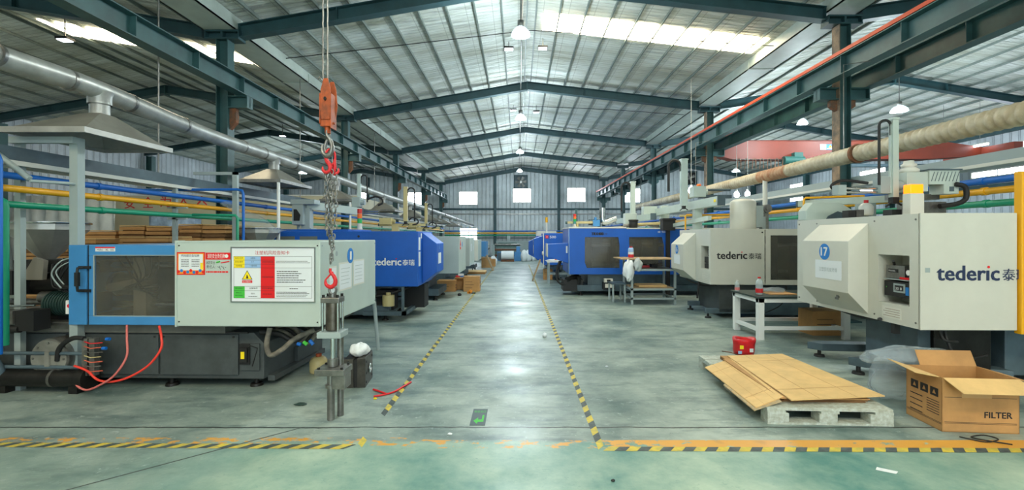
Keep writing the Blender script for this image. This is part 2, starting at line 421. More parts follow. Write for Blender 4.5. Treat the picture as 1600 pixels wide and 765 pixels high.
# translucent roof sheets; the unseen ones behind the camera are added as front light
def skylight(a, b, y0, y1, nm):
    s = MB(); dz = 0.012
    s.hexa([(a[0], y0, a[1]-dz-0.01), (b[0], y0, b[1]-dz-0.01), (b[0], y1, b[1]-dz-0.01), (a[0], y1, a[1]-dz-0.01),
            (a[0], y0, a[1]-dz), (b[0], y0, b[1]-dz), (b[0], y1, b[1]-dz), (a[0], y1, a[1]-dz)])
    struct(s.build(nm, SKYLT))
def on(a, b, x):
    t = (x-a[0])/(b[0]-a[0]); return (x, a[1]+(b[1]-a[1])*t)
k = wn
for (a, b, x0, x1, ys) in ((RM, VR, 0.62, 6.05, (11.25, -1.85)), (RL, VL, -11.6, -6.45, (11.25, -1.85)), (VL, RM, -5.2, -0.1, (-1.85, -6.5)), (VR, RR, 7.0, 12.4, (-1.85,))):
    for yv in ys:
        k += 1; skylight(on(a, b, x0), on(a, b, x1), yv, yv+0.9, 'window_%d' % k)

ORD = ['nearest', 'second', 'third', 'fourth', 'farthest']
# columns
def column(x, y, ztop, warm, label, group):
    t = thing('steel_column', label, 'column', (x, y, 0), 0, group)
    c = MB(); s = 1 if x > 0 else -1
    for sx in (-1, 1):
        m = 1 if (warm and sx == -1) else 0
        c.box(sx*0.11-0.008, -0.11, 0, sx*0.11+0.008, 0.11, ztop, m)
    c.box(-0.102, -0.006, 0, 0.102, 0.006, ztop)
    c.build('shaft', [STEEL, WARMRUST], t)
    cp = MB(); cp.box(-0.34, -0.13, ztop, 0.34, 0.13, ztop+0.03); cp.box(-0.34, -0.13, ztop+0.15, 0.34, 0.13, ztop+0.18); cp.box(-0.33, -0.02, ztop+0.03, 0.33, 0.02, ztop+0.15)
    cp.box(-0.02, -0.12, ztop+0.03, 0.02, 0.12, ztop+0.15); cp.box(-0.34, -0.12, ztop+0.03, -0.32, 0.12, ztop+0.15); cp.box(0.32, -0.12, ztop+0.03, 0.34, 0.12, ztop+0.15)
    cp.build('column_head', STEELD, t)
    b = MB(); bp = MB(); bp.box(-0.24, -0.24, 0, 0.24, 0.24, 0.03); bp.build('base_plate', STEELD, t)
    return t
def corbel(t, s, z, rust):
    x = t.location.x
    """bracket carrying a crane beam on side s of the column"""
    b = MB(); x0, x1 = (0.118, 0.50)
    b.box(s*x0, -0.11, z-0.02, s*x1, 0.11, z); b.box(s*x0, -0.11, z-0.24, s*(x1), 0.11, z-0.22); b.box(s*x0, -0.012, z-0.22, s*x1, 0.012, z-0.02); b.box(s*(x1-0.02), -0.10, z-0.22, s*x1, 0.10, z-0.02)
    b.prism([(s*x0, z-0.24), (s*(x0+0.13), z-0.24), (s*(x0+0.13), z-(0.36 if x > 0 else 0.52)), (s*x0, z-(0.45 if x > 0 else 0.66))], 'y', -0.05, 0.05, 1 if rust else 0)
    b.build('bracket', [STEEL, RUST], t)
for i, y in enumerate(FR):
    t = column(-5.90, y, 5.62, False, '%s teal steel column on the left side of the aisle' % ORD[i], 'columns left of the aisle')
    corbel(t, 1, 4.5, True)
    t = column(6.5, y, 5.92, i < 2, '%s teal steel column on the right side of the aisle' % ORD[i] + (', one flange coloured with rust and warm light' if i < 2 else ''), 'columns right of the aisle')
    corbel(t, -1, 4.66, i < 2); corbel(t, 1, 4.66, i < 2)
for i, y in ((1, FR[1]), (2, FR[2]), (3, FR[3]), (4, FR[4])):
    for x, sd in ((-17.7, 'left'), (17.9, 'right')):
        t = thing('steel_column', '%s column against the %s outer wall' % (ORD[i-1] if i < 4 else 'farthest', sd), 'column', (x, y, 0), 0, 'columns along the outer walls')
        c = MB()
        for sx in (-1, 1): c.box(sx*0.13-0.008, -0.13, 0, sx*0.13+0.008, 0.13, 5.55)
        c.box(-0.122, -0.006, 0, 0.122, 0.006, 5.55); c.build('shaft', STEEL, t)
for px, lab in ((773.7, 'slim dark wall post left of the middle window in the far wall'), (873, 'slim dark wall post right of the middle window in the far wall'), (575, 'slim wall post in the far wall of the left wing')):
    c = MB(); x = PX(px, 35.8); top = 6.35 if px > 600 else 6.2
    c.box(x-0.10, 35.62, 0, x+0.10, 35.64, top); c.box(x-0.10, 35.83, 0, x+0.10, 35.85, top); c.box(x-0.01, 35.64, 0, x+0.01, 35.83, top)
    tag(c.build('wall_post', STEELD), lab, 'column')
# roof beams
def rafter(pts, y, label, group, d=0.27):
    t = thing('roof_beam', label, 'beam', (pts[0][0], y, 0), 0, group); x0 = pts[0][0]
    m = MB()
    for a, b in zip(pts[:-1], pts[1:]):
        def seg(o0, o1, hw):
            m.hexa([(a[0]-x0, -hw, a[1]-o1), (b[0]-x0, -hw, b[1]-o1), (b[0]-x0, hw, b[1]-o1), (a[0]-x0, hw, a[1]-o1),
                    (a[0]-x0, -hw, a[1]-o0), (b[0]-x0, -hw, b[1]-o0), (b[0]-x0, hw, b[1]-o0), (a[0]-x0, hw, a[1]-o0)])
        seg(0, 0.015, 0.10); seg(d-0.015, d, 0.10); seg(0.015, d-0.015, 0.006)
        n = max(2, int(abs(b[0]-a[0])/1.5))
        for k in range(n+1):
            q = k/n; x = a[0]+(b[0]-a[0])*q-x0; z = a[1]+(b[1]-a[1])*q
            x = min(max(x, min(a[0], b[0])-x0+0.01), max(a[0], b[0])-x0-0.01)
            if k in (0, n) or k % 2: m.box(x-0.006, -0.095, z-d+0.015, x+0.006, 0.095, z-0.015)
    m.build('i_beam', STEELD, t)
    g = MB(); 
    for a in pts[1:-1]: g.box(a[0]-x0-0.012, -0.12, a[1]-d-0.05, a[0]-x0+0.012, 0.12, a[1]-0.02)
    g.build('ridge_plate', STEEL, t)
off = 0.165
def dn(p, dx=0): return (p[0]+dx, p[1]-off)
for i, y in enumerate(FR):
    rafter([(VL[0]+0.36, VL[1]-off+0.05), dn(RM), (VR[0]-0.36, VR[1]-off+0.03)], y, '%s gabled teal roof beam spanning the aisle' % ORD[i], 'roof beams over the aisle')
    rafter([(EL[0]+0.05, EL[1]-off), dn(RL), (VL[0]-0.36, VL[1]-off+0.05)], y, '%s gabled teal roof beam over the left wing' % ORD[i], 'roof beams over the left wing')
    rafter([(VR[0]+0.36, VR[1]-off+0.03), dn(RR), (ER[0]-0.05, ER[1]-off)], y, '%s gabled teal roof beam over the right wing' % ORD[i], 'roof beams over the right wing')
# valley gutters
for x, z, sd in ((VL[0], VL[1], 'left'), (VR[0], VR[1], 'right')):
    g = MB(); zb = z-0.24
    for (a, b) in (((-0.33, zb), (-0.30, z+0.03)), ((0.30, zb), (0.33, z+0.03)), ((-0.33, zb-0.0), (0.33, zb+0.02))):
        g.box(x+a[0], YB, a[1], x+b[0], YF-0.02, b[1])
    for y in [FR[0]-2.2]+[f+3.1 for f in FR[:4]]: g.box(x-0.345, y, zb-0.01, x+0.345, y+0.05, z-0.02)
    tag(g.build('roof_gutter', GUTTER), 'long grey-green sheet gutter box running above the %s row of columns' % sd, 'gutter')
# crane runway beams
def runway(x, zb, h, y0, y1, label, rail=None, panels=1.35):
    t = thing('crane_runway_beam', label, 'crane beam', (x, y0, zb))
    m = MB(); L = y1-y0
    m.box(-0.11, 0, 0, 0.11, L, 0.018); m.box(-0.12, 0, h-0.018, 0.12, L, h); m.box(-0.006, 0, 0.018, 0.006, L, h-0.018)
    y = 0.0
    while y < L:
        m.box(-0.10, y, 0.018, -0.006, y+0.012, h-0.018); m.box(0.006, y, 0.018, 0.10, y+0.012, h-0.018); y += panels
    m.build('i_beam', STEEL, t)
    r = MB(); r.box(-0.025, 0, h, 0.025, L, h+0.04); r.build('rail', RUST if not rail else STEELD, t)
    if rail:
        s = MB(); s.box(-0.125, 0, h+0.012, -0.06, L, h+0.075); tag(s.build('conductor_rail', ORAIL, t), 'orange conductor rail')
runway(-5.5, 4.5, 0.33, YB, 35.3, 'long teal crane beam with stiffeners along the left columns', panels=1.3)
runway(6.0, 4.66, 0.36, YB, 35.3, 'long teal crane beam on the aisle side of the right columns, topped by an orange rail', rail=True)
runway(7.0, 4.66, 0.36, YB, 35.3, 'long teal crane beam on the wing side of the right columns')
runway(16.6, 4.15, 0.36, YB, 35.3, 'dark crane beam near the right outer wall')
# tie rods and conduit
def rod(name, pts, r, m, label, cat, group=None, n=6):
    t = MB(); t.tube(pts, r, n); return tag(t.build(name, m), label, cat, group)
rod('electric_conduit', [(0.08, YB, 6.72), (0.08, 35.5, 6.66)], 0.018, METAL, 'thin grey conduit running along under the roof ridge', 'conduit')
for i, y in enumerate((11.3, 17.4, 24.0, 30.5)):
    rod('sag_cable', [(-5.62, y, 5.90), (-2.6, y, 6.24), (0.3, y, 6.55), (3.4, y, 6.42), (6.17, y, 6.22)] if i else [(-5.62, y, 6.0), (0.3, y, 6.68), (6.17, y, 6.3)], 0.010, DARK, '%s thin cable strung across the aisle under the roof' % ORD[i], 'cable', 'cables across the roof')
# cable tray left
t = thing('cable_tray', 'long grey cable tray running above the coloured pipes on the left', 'cable tray', (-5.60, 4.3, 2.50))
m = MB(); L = 30.5
m.box(-0.15, 0, 0, 0.15, L, 0.012); m.build('tray_bottom', GREYG, t)
m = MB(); m.box(0.14, 0, 0, 0.15, L, 0.17); m.box(-0.15, 0, 0, -0.14, L, 0.17); m.build('tray_side', BASEM, t)
m = MB(); m.box(0.135, 0, -0.03, 0.17, L, 0.02); m.box(-0.17, 0, -0.03, -0.135, L, 0.02); m.build('tray_lip', OFFW, t)
t = thing('cable_tray', 'long grey cable tray running above the coloured pipes on the right', 'cable tray', (6.9, 6.0, 2.72))
m = MB(); m.box(-0.25, 0, 0, 0.25, 29.2, 0.012); m.box(-0.25, 0, 0, -0.24, 29.2, 0.16); m.box(0.24, 0, 0, 0.25, 29.2, 0.16); m.build('tray_body', GREYG, t)
m = MB(); m.box(-0.27, 0, -0.03, -0.235, 29.2, 0.02); m.build('tray_lip', OFFW, t)
for i, y in enumerate((7.4, 12.2, 14.3, 18.5)):
    rod('tray_hanger', [(-5.70, y, 2.51), (-5.70, y, 5.80)], 0.012, METAL, '%s thin hanger rod between the left cable tray and the roof gutter' % ['first', 'second', 'third', 'fourth', 'fifth', 'sixth'][i], 'hanger rod', 'hanger rods of the left cable tray')
# coloured pipes, left, far wall, right
for nm, mt, zl, zr, zw, col in (('blue_pipe', PBLUE, 2.35, 2.41, 2.10, 'blue'), ('yellow_pipe', PYEL, 2.21, 2.28, 1.95, 'yellow'), ('green_pipe', PGRN, 2.04, 2.12, 1.78, 'green')):
    dx = {'blue': 0, 'yellow': 0.02, 'green': 0.04}[col]
    t = MB(); t.tube([(-5.42+dx, 4.2, zl), (-5.42+dx, 33.8, zl-0.08)], 0.037, 10)
    for y in range(6, 33, 4): t.cyl((-5.42+dx, y, zl-0.003*(y-4)), (-5.42+dx, y+0.06, zl-0.003*(y-4)), 0.046, n=10)
    tag(t.build(nm, mt), 'long %s pipe along the left side behind the machines' % col, 'pipe')
    t = MB(); t.tube([(6.0+dx, 4.9, zr), (6.0+dx, 33.8, zr-0.05)], 0.045, 10)
    for y in range(6, 33, 4): t.cyl((6.0+dx, y, zr), (6.0+dx, y+0.06, zr), 0.054, n=10)
    tag(t.build(nm, mt), 'long %s pipe along the right side behind the machines' % col, 'pipe')
    t = MB(); t.tube([(-5.6, 35.45, zw), (3.6, 35.45, zw)], 0.05, 8)
    for x in (-5.2, -1.7, 3.0): t.box(x-0.02, 35.4, zw-0.07, x+0.02, 35.62, zw-0.045)
    tag(t.build(nm, mt), '%s pipe running across the far wall' % col, 'pipe')
for i, y in enumerate((7.42, 11.6, 18.7, 25.2, 31.8)):
    m = MB(); m.box(-5.50, y, 0, -5.44, y+0.05, 2.46); m.box(-5.58, y, 1.97, -5.28, y+0.05, 1.995); m.box(-5.58, y, 2.28-0.135, -5.28, y+0.05, 2.165)
    tag(m.build('pipe_stand', GREYG), '%s slim grey post carrying the pipes left of the aisle' % ORD[i], 'post', 'pipe posts left')
for i, y in enumerate((8.9, 12.4, 18.7, 25.2, 31.8)):
    m = MB(); m.box(6.09, y, 0, 6.15, y+0.05, 2.5); m.box(5.9, y, 2.04, 6.15, y+0.05, 2.065); m.box(5.9, y, 2.2, 6.15, y+0.05, 2.225)
    tag(m.build('pipe_stand', GREYG), '%s slim grey post carrying the pipes right of the aisle' % ORD[i], 'post', 'pipe posts right')
# blue service pipe bends above machine 1
rod('blue_branch_pipe', [(-6.6, 7.78, 2.47), (-4.68, 7.78, 2.48), (-4.60, 7.78, 2.46), (-4.58, 7.78, 2.40), (-4.58, 7.78, 1.4), (-4.58, 7.78, 0.02)], 0.022, PBLUE, 'thin blue pipe bending down behind the first machine', 'pipe', n=8)
rod('green_branch_pipe', [(-5.30, 7.6, 2.05), (-4.60, 7.6, 2.04), (-4.57, 7.6, 2.0), (-4.57, 7.6, 0.02)], 0.022, PGRN, 'thin green pipe bending down behind the first machine', 'pipe', n=8)
m = MB(); m.box(-4.84, 7.9, 0, -4.76, 7.96, 2.62); m.box(-5.5, 7.9, 2.74, -4.76, 7.95, 2.79); m.box(-4.84, 7.9, 2.62, -4.76, 7.96, 2.79)
tag(m.build('stand_post', GREYG), 'grey steel post with crossbar behind the first machine', 'post')
rod('blue_riser_pipe', [(-5.38, 4.55, 2.49), (-5.13, 4.55, 2.50), (-5.09, 4.55, 2.48), (-5.075, 4.55, 2.44), (-5.075, 4.55, 1.2), (-5.075, 4.55, 0.55)], 0.04, PBLUE, 'thick blue pipe bending straight down at the left edge', 'pipe', n=12)
rod('green_riser_pipe', [(-5.36, 4.72, 2.06), (-5.24, 4.72, 2.07), (-5.20, 4.72, 2.05), (-5.19, 4.72, 2.0), (-5.19, 4.72, 0.6)], 0.035, PGRN, 'green pipe bending straight down beside the thick blue one', 'pipe', n=12)

# ------------------------------------------------------------------ exhaust ducts and hoods
DP = [(-30, 76, 4.3), (0, 89, 4.5), (150, 139, 5.5), (320, 209, 7.4), (430, 246, 9.6), (520, 277, 12.7), (600, 306, 16.5), (665, 326, 22.0), (705, 340, 28.0), (739, 352, 34.0)]
DW = [Vector((PX(a, z), z, PZ(b, z))) for a, b, z in DP]
def duct_at(y):
    for a, b in zip(DW[:-1], DW[1:]):
        if a.y <= y <= b.y: return a.lerp(b, (y-a.y)/(b.y-a.y))
    return DW[-1]
t = thing('exhaust_duct', 'long round galvanised exhaust duct hanging over the left machines', 'duct', (0, 0, 0))
sp = spline(DW, 6); dd = MB(); dd.tube(sp, 0.11, 20); dd.build('duct_pipe', DUCT, t)
c = MB()
for y in (4.4, 5.15, 5.95, 6.9, 8.4, 9.1, 10.4, 12.2, 14.2, 16.2, 18.4, 20.6, 23.2, 26.0, 29):
    p = duct_at(y); q = duct_at(y+0.04); c = MB(); c.cyl(p, q, 0.118, n=20); c.build('duct_collar', METAL, t)
def hood(xr, w, y0, y1, zl, label, big=False):
    yc = (y0+y1)/2; p = duct_at(yc); xl = xr-w
    t = thing('exhaust_hood', label, 'hood', (p.x, yc, zl), 0, 'exhaust hoods over the left machines')
    m = MB(); a, b = xl-p.x, xr-p.x; d = (y1-y0)/2; h = min(0.34, p.z-zl-0.26); r = 0.10
    vs = [(a, -d, 0.05), (b, -d, 0.05), (b, d, 0.05), (a, d, 0.05), (-r, -r, h), (r, -r, h), (r, r, h), (-r, r, h)]
    m.add(vs, [(0,1,5,4), (1,2,6,5), (2,3,7,6), (3,0,4,7)])
    ins = [(x*0.97, y*0.97, z-0.012) for x, y, z in vs]
    m.add(ins, [(4,5,1,0), (5,6,2,1), (6,7,3,2), (7,4,0,3)])
    m.build('hood_cone', HOOD, t)
    l = MB(); e = 0.03
    l.box(a-e, -d-e, 0, b+e, -d, 0.06); l.box(a-e, d, 0, b+e, d+e, 0.06); l.box(a-e, -d, 0, a, d, 0.06); l.box(b, -d, 0, b+e, d, 0.06)
    l.build('hood_rim', METAL if not big else STAIN, t)
    k = MB(); k.cyl((0, 0, h-0.01), (0, 0, p.z-zl-0.02), 0.098, 0.098, 20); k.lathe([(0.118, h+0.12), (0.118, h+0.22), (0.135, p.z-zl-0.02)], n=20)
    k.build('duct_drop', DUCT, t)
    return t
hood(-4.60, 0.85, 4.95, 6.15, 2.80, 'large nearest exhaust hood over the steel hopper at the left edge', True)
hood(-4.55, 0.80, 8.9, 10.2, 2.73, 'second exhaust hood, behind the first teal column')
hood(-4.40, 0.80, 12.3, 13.4, 2.62, 'third exhaust hood, just right of the hanging chains')
hood(-4.20, 0.80, 15.8, 16.9, 2.55, 'fourth exhaust hood above the rear of the blue machine')
hood(-4.00, 0.80, 19.0, 20.0, 2.48, 'fifth exhaust hood along the left duct')
hood(-3.75, 0.80, 21.8, 22.8, 2.42, 'sixth exhaust hood along the left duct')
hood(-3.60, 0.80, 24.4, 25.4, 2.36, 'seventh exhaust hood along the left duct')
hood(-3.45, 0.80, 27.4, 28.4, 2.28, 'eighth and farthest exhaust hood along the left duct')
# frames carrying the hoods
t = thing('support_stand', 'galvanised square-tube frame holding up the nearest exhaust hood', 'frame', (0, 0, 0))
m = MB(); m.box(-4.96, 5.16, 0, -4.87, 5.25, 2.79); m.build('post', GREYG, t)
m = MB(); m.box(-5.57, 5.16, 0, -5.50, 5.22, 2.79); m.build('post', GREYG, t)
m = MB(); m.box(-5.57, 5.10, 2.72, -4.87, 5.16, 2.79); m.build('crossbar', GREYG, t)
m = MB(); m.tube([(-5.75, 4.8, 2.85), (-5.02, 4.8, 2.29)], 0.03, 4); m.tube([(-5.02, 4.8, 2.27), (-4.9, 5.17, 2.28)], 0.018, 6); m.build('brace', GREYG, t)
for x, y, z, lab in ((-4.57, 8.9, 2.73, 'slim pole under the second exhaust hood'), (-4.43, 12.3, 2.6, 'slim pole under the third exhaust hood')):
    m = MB(); m.cyl((x, y, 0), (x, y, z), 0.03, n=10); tag(m.build('hood_pole', WHITE), lab, 'pole')
# right hand duct
RD = [(1640, 166, 0), (1600, 178, 0), (1440, 217, 0), (1318, 246, 0), (1240, 264, 0), (1180, 279, 0), (1135, 289, 0)]
t = thing('flexible_duct', 'long ribbed weathered duct running above the right machines', 'duct', (0, 0, 0))
def rdp(y): return (5.5, y, 3.04)
for (y0, y1, mt) in ((4.3, 7.55, DUCTR), (7.55, 9.5, DUCTR), (9.5, 10.6, DUCTRR), (10.6, 22.5, DUCTR)):
    m = MB(); pts = []; rad = []; y = y0; i = 0
    while y < y1+1e-6:
        pts.append(rdp(y)); rad.append((0.108, 0.130, 0.135, 0.130)[i % 4]); y += 0.028; i += 1
    m.tube(pts, 0.12, 18, radii=rad); m.build('duct_section', mt, t)
m = MB()
for y in (7.55, 13.6): m = MB(); m.cyl(rdp(y), rdp(y+0.05), 0.155, n=20); m.build('duct_collar', RUST, t)
m = MB()
for y in (7.9, 14.5, 21.0): m = MB(); m.tube([(5.5, y, 3.18), (5.5, y, 4.6), (5.95, y, 4.66)], 0.008, 5); m.build('duct_hanger', METAL, t)

# ------------------------------------------------------------------ lamps
def bay_lamp(x, y, z, top, label, group, w, r=0.2):
    t = thing('high_bay_lamp', label, 'lamp', (x, y, z), 0, group)
    m = MB(); m.cyl((0, 0, 0.12), (0, 0, top-z), 0.012, n=8); m.build('hanging_rod', METAL, t)
    m = MB(); m.lathe([(0.001, 0.20), (0.07, 0.20), (0.07, 0.07), (0.001, 0.07)], n=20); m.build('driver_housing', METAL, t)
    m = MB(); m.lathe([(0.05, 0.07), (r*0.55, 0.05), (r*0.9, -0.03), (r, -0.10), (r-0.006, -0.10), (r*0.5, 0.03), (0.02, 0.05)], n=28); m.build('reflector', CLEAR, t)
    m = MB(); m.lathe([(0.001, 0.05), (r*0.42, 0.03), (r*0.68, -0.03), (r*0.75, -0.075), (0.001, -0.085)], n=24); m.build('bulb', LAMPG, t)
    ld = bpy.data.lights.new('bay_light', 'POINT'); ld.energy = w; ld.shadow_soft_size = 0.2; ld.color = (0.80, 0.95, 1.0)
    lo = bpy.data.objects.new('bay_light', ld); COL.objects.link(lo); lo.location = (0, 0, -0.28); lo.parent = t
for i, y in enumerate((9.75, 16.35, 22.9, 29.4, 2.9, -3.7)):  # the last two are unseen lamps, added to brighten roof and floor
    bay_lamp(0.08 if i else 0.05, y, 5.99 if i == 0 else 5.92-0.02*i, 6.72, '%s bright round lamp hanging under the ridge of the aisle roof' % ['nearest', 'second', 'third', 'farthest', 'added unseen overhead', 'added unseen rear'][i], 'ridge lamps', LAMP_W*(1 if i < 4 else .55))
bay_lamp(11.9, 14.6, 5.7, 7.18, 'shaded lamp hanging in the right wing above the tall robot arm', 'wing lamps', LAMP_W*1.2, 0.24)
bay_lamp(9.0, 14.8, 5.35, 6.76, 'lamp under the right wing roof left of the tall column', 'wing lamps', LAMP_W*0.7, 0.16)
bay_lamp(9.6, 19.5, 5.5, 6.86, 'lamp under the right wing roof beyond the red crane', 'wing lamps', LAMP_W*1.0, 0.22)
for x, y, lab in ((-12.0, 6.5, 'near'), (-12.0, 26.0, 'far')): bay_lamp(x, y, 5.3, 6.99, 'added shaded %s lamp hanging under the ridge of the left wing' % lab, 'wing lamps', LAMP_W*(0.2 if lab == 'near' else 0.9), 0.22)  # left wing lamps are added to brighten its roof, near one out of view
bay_lamp(12.8, 27.5, 5.6, 7.34, 'far shaded lamp hanging under the ridge of the right wing', 'wing lamps', LAMP_W*1.2, 0.22)
def flood(x, y, z, label, dz=0.0):
    t = thing('small_ceiling_lamp', label, 'lamp', (x, y, z), 0, 'small square ceiling lamps')
    m = MB(); m.box(-0.13, -0.10, 0, 0.13, 0.10, 0.05); m.build('lamp_body', DARK, t)
    m = MB(); m.box(-0.11, -0.08, -0.012, 0.11, 0.08, 0); m.build('lamp_face', LAMPS_, t)
    m = MB(); m.box(-0.01, -0.01, 0.05, 0.01, 0.01, 0.20+dz); m.build('lamp_bracket', METAL, t)
for x, y, z, lab, dz in ((PX(795, 12.8), 12.8, 6.82, 'left one of the two square lamps beyond the nearest ridge lamp', 0.1), (PX(848, 12.6), 12.6, 6.76, 'right one of the two square lamps beyond the nearest ridge lamp', 0.08),
                     (PX(802, 19), 19.0, 6.82, 'small square lamp left of the second ridge lamp', 0.1), (PX(838, 19), 19.0, 6.74, 'small square lamp right of the second ridge lamp', 0.1),
                     (-9.9, 10.2, 5.98, 'small square lamp under the left wing roof beneath the bright roof sheet', 0.48), (-9.6, 15.3, 6.1, 'small square lamp in the left wing beyond the hood', 0.4), (-10.6, 21.0, 6.2, 'small square lamp deep in the left wing', 0.4),
                     (PX(1490, 11), 11.0, 6.3, 'small square lamp under the right wing roof above the ribbed duct', 0.5)):
    flood(x, y, z, lab, dz)
# work lights on the right machines
def bulb(x, y, z, label):
    t = thing('work_lamp', label, 'lamp', (x, y, z), 0, 'bright bulbs above machine sixteen')
    m = MB(); m.lathe([(0.001, 0.10), (0.05, 0.09), (0.085, 0.03), (0.085, -0.03), (0.05, -0.09), (0.001, -0.10)], n=16); m.build('bulb', LAMPG, t)
    m = MB(); m.cyl((0, 0, 0.09), (0, 0, 0.16), 0.035, n=12); m.tube([(0, 0, 0.15), (0, 0, 6.42-z)], 0.006, 5); m.build('socket', OFFW, t)
bulb(PX(1151, 16), 16.0, PZ(304, 16), 'left bulb of the glaring pair above the cream dryer drum')
bulb(PX(1168, 16), 16.0, PZ(303, 16), 'right bulb of the glaring pair above the cream dryer drum')
bulb(PX(1080, 14), 14.0, PZ(297, 14), 'single bright bulb beside the robot arm over the blue machine')
t = thing('tube_lamp', 'long lit tube lamp high on the right beyond the ribbed duct', 'lamp', (16.2, 16.1, 4.9), 0)
m = MB(); m.box(-0.05, 0, 0.02, 0.05, 2.0, 0.06); m.build('lamp_body', OFFW, t); m = MB(); m.cyl((0, 0.02, 0), (0, 1.98, 0), 0.045, n=10); m.build('tube', LAMPS_, t)
for q in (0.3, 1.7): m = MB(); m.tube([(0, q, 0.05), (0, q, 1.80)], 0.006, 5); m.build('hanging_wire', METAL, t)

# ------------------------------------------------------------------ exhaust fan in the far wall
t = thing('wall_fan', 'square dark exhaust fan above the middle window of the far wall', 'fan', (PX(814, 35.8), 35.82, PZ(284, 35.8)))
m = MB(); r = 0.52
for a in ((-r, -r, r, -r+0.07), (-r, r-0.07, r, r), (-r, -r, -r+0.07, r), (r-0.07, -r, r, r)): m.box(a[0], -0.1, a[1], a[2], 0.17, a[3])
m.build('fan_frame', STEELD, t)
m = MB(); m.cyl((0, -0.02, 0), (0, 0.08, 0), 0.1, n=16)
for k in range(6):
    a = k*PI/3; c_, s_ = math.cos(a), math.sin(a)
    m.hexa([(0.08*c_-0.05*s_, 0, 0.08*s_+0.05*c_), (0.42*c_-0.13*s_, 0.0, 0.42*s_+0.13*c_), (0.42*c_+0.10*s_, 0.05, 0.42*s_-0.10*c_), (0.08*c_+0.05*s_, 0.04, 0.08*s_-0.05*c_),
            (0.08*c_-0.05*s_, 0.01, 0.08*s_+0.05*c_), (0.42*c_-0.13*s_, 0.01, 0.42*s_+0.13*c_), (0.42*c_+0.10*s_, 0.06, 0.42*s_-0.10*c_), (0.08*c_+0.05*s_, 0.05, 0.08*s_-0.05*c_)])
m.build('fan_blades', METAL, t)
m = MB(); m.box(-r+0.07, 0.12, -r+0.07, r-0.07, 0.16, r-0.07); m.build('back_plate', BASEM, t)
t = thing('wall_fan', 'square dark exhaust fan in the far wall right of the robot arm', 'fan', (PX(1078, 35.8), 35.82, PZ(278, 35.8)))
m = MB()
for a in ((-r, -r, r, -r+0.07), (-r, r-0.07, r, r), (-r, -r, -r+0.07, r), (r-0.07, -r, r, r)): m.box(a[0], -0.1, a[1], a[2], 0.17, a[3])
m.build('fan_frame', STEELD, t)
m = MB(); m.box(-r+0.07, 0.12, -r+0.07, r-0.07, 0.16, r-0.07); m.build('back_plate', DARK, t)
m = MB(); m.cyl((0, -0.02, 0), (0, 0.1, 0), 0.1, n=12)
for k in range(4):
    a = k*PI/2+0.4; c_, s_ = math.cos(a), math.sin(a); m.prism([(0.08*c_-0.05*s_, 0.08*s_+0.05*c_), (0.42*c_-0.13*s_, 0.42*s_+0.13*c_), (0.42*c_+0.1*s_, 0.42*s_-0.1*c_), (0.08*c_+0.05*s_, 0.08*s_-0.05*c_)], 'y', 0.0, 0.015)
m.build('fan_blades', METAL, t)

# ------------------------------------------------------------------ red bridge crane in the right wing
t = thing('bridge_crane', 'salmon red bridge crane beam spanning the right wing', 'crane', (7.05, 16.8, 4.45))
m = MB(); m.prism([(0, 0.12), (0.5, 0), (7.6, 0), (9.45, 0.12), (9.45, 0.42), (7.9, 0.64), (0.6, 0.64), (0, 0.42)], 'y', -0.2, 0.2); m.box(0.5, -0.26, -0.012, 7.6, 0.26, 0.0); m.box(0.6, -0.26, 0.64, 7.9, 0.26, 0.652)
m.build('bridge_girder', CRANE, t)
m = MB(); m.box(-0.15, -1.1, 0.60, 0.15, 1.1, 0.86); m.build('end_carriage', CRANE, t)
m = MB(); m.box(9.4, -1.3, 0.10, 9.7, 1.3, 0.40); m.build('end_carriage', CRANE, t)
m = MB(); m.box(3.66, -0.215, 0.32, 3.88, -0.205, 0.52, 0); m.box(3.88, -0.215, 0.32, 4.16, -0.205, 0.52, 1)
m.add([(3.96, -0.218, 0.40), (4.09, -0.218, 0.40), (4.025, -0.218, 0.50)], [(0, 1, 2)], 2); m.box(3.91, -0.217, 0.345, 4.13, -0.216, 0.375, 3)
m.text('限载', (3.68, -0.217, 0.38), (1, 0, 0), (0, 0, 1), 0.2, 0.09, 4)
m.build('load_plate', [PAPER, DISC, YEL, WHITE, REDP], t)
m = MB()
for k in range(8):
    x = 0.75+0.26*k*1.02
    m.tube(arc((x, -0.3, -0.05), 0.05, PI, 0, 6)+[(x+0.06, -0.3, -0.35)], 0.014, 5); m.tube([(x-0.05, -0.3, -0.05), (x-0.075, -0.3, -0.38)], 0.014, 5)
m.build('festoon_cable', RUST, t)
m = MB(); m.tube([(0.5, -0.3, -0.03), (3.2, -0.3, -0.03)], 0.012, 6); m.build('festoon_rail', METAL, t)
h = MB(); h.cyl((2.3, -.32, -0.08), (3.0, -.32, -0.08), 0.15, n=20); h.box(2.65, -0.40, 0.0, 2.95, -0.20, 0.20); h.box(3.0, -0.44, -0.22, 3.7, -0.1, -0.04)
h.build('hoist', mat('hoist_green', (46, 96, 88), 0.5), t)
m = MB(); m.box(4.1, -0.1, -0.26, 9.0, 0.1, -0.16); m.tube([(4.2, 0, -0.16), (4.2, 0, 0.0)], 0.02); m.tube([(7.0, 0, -0.16), (7.0, 0, 0.0)], 0.02); m.build('walkway_rail', BASEM, t)
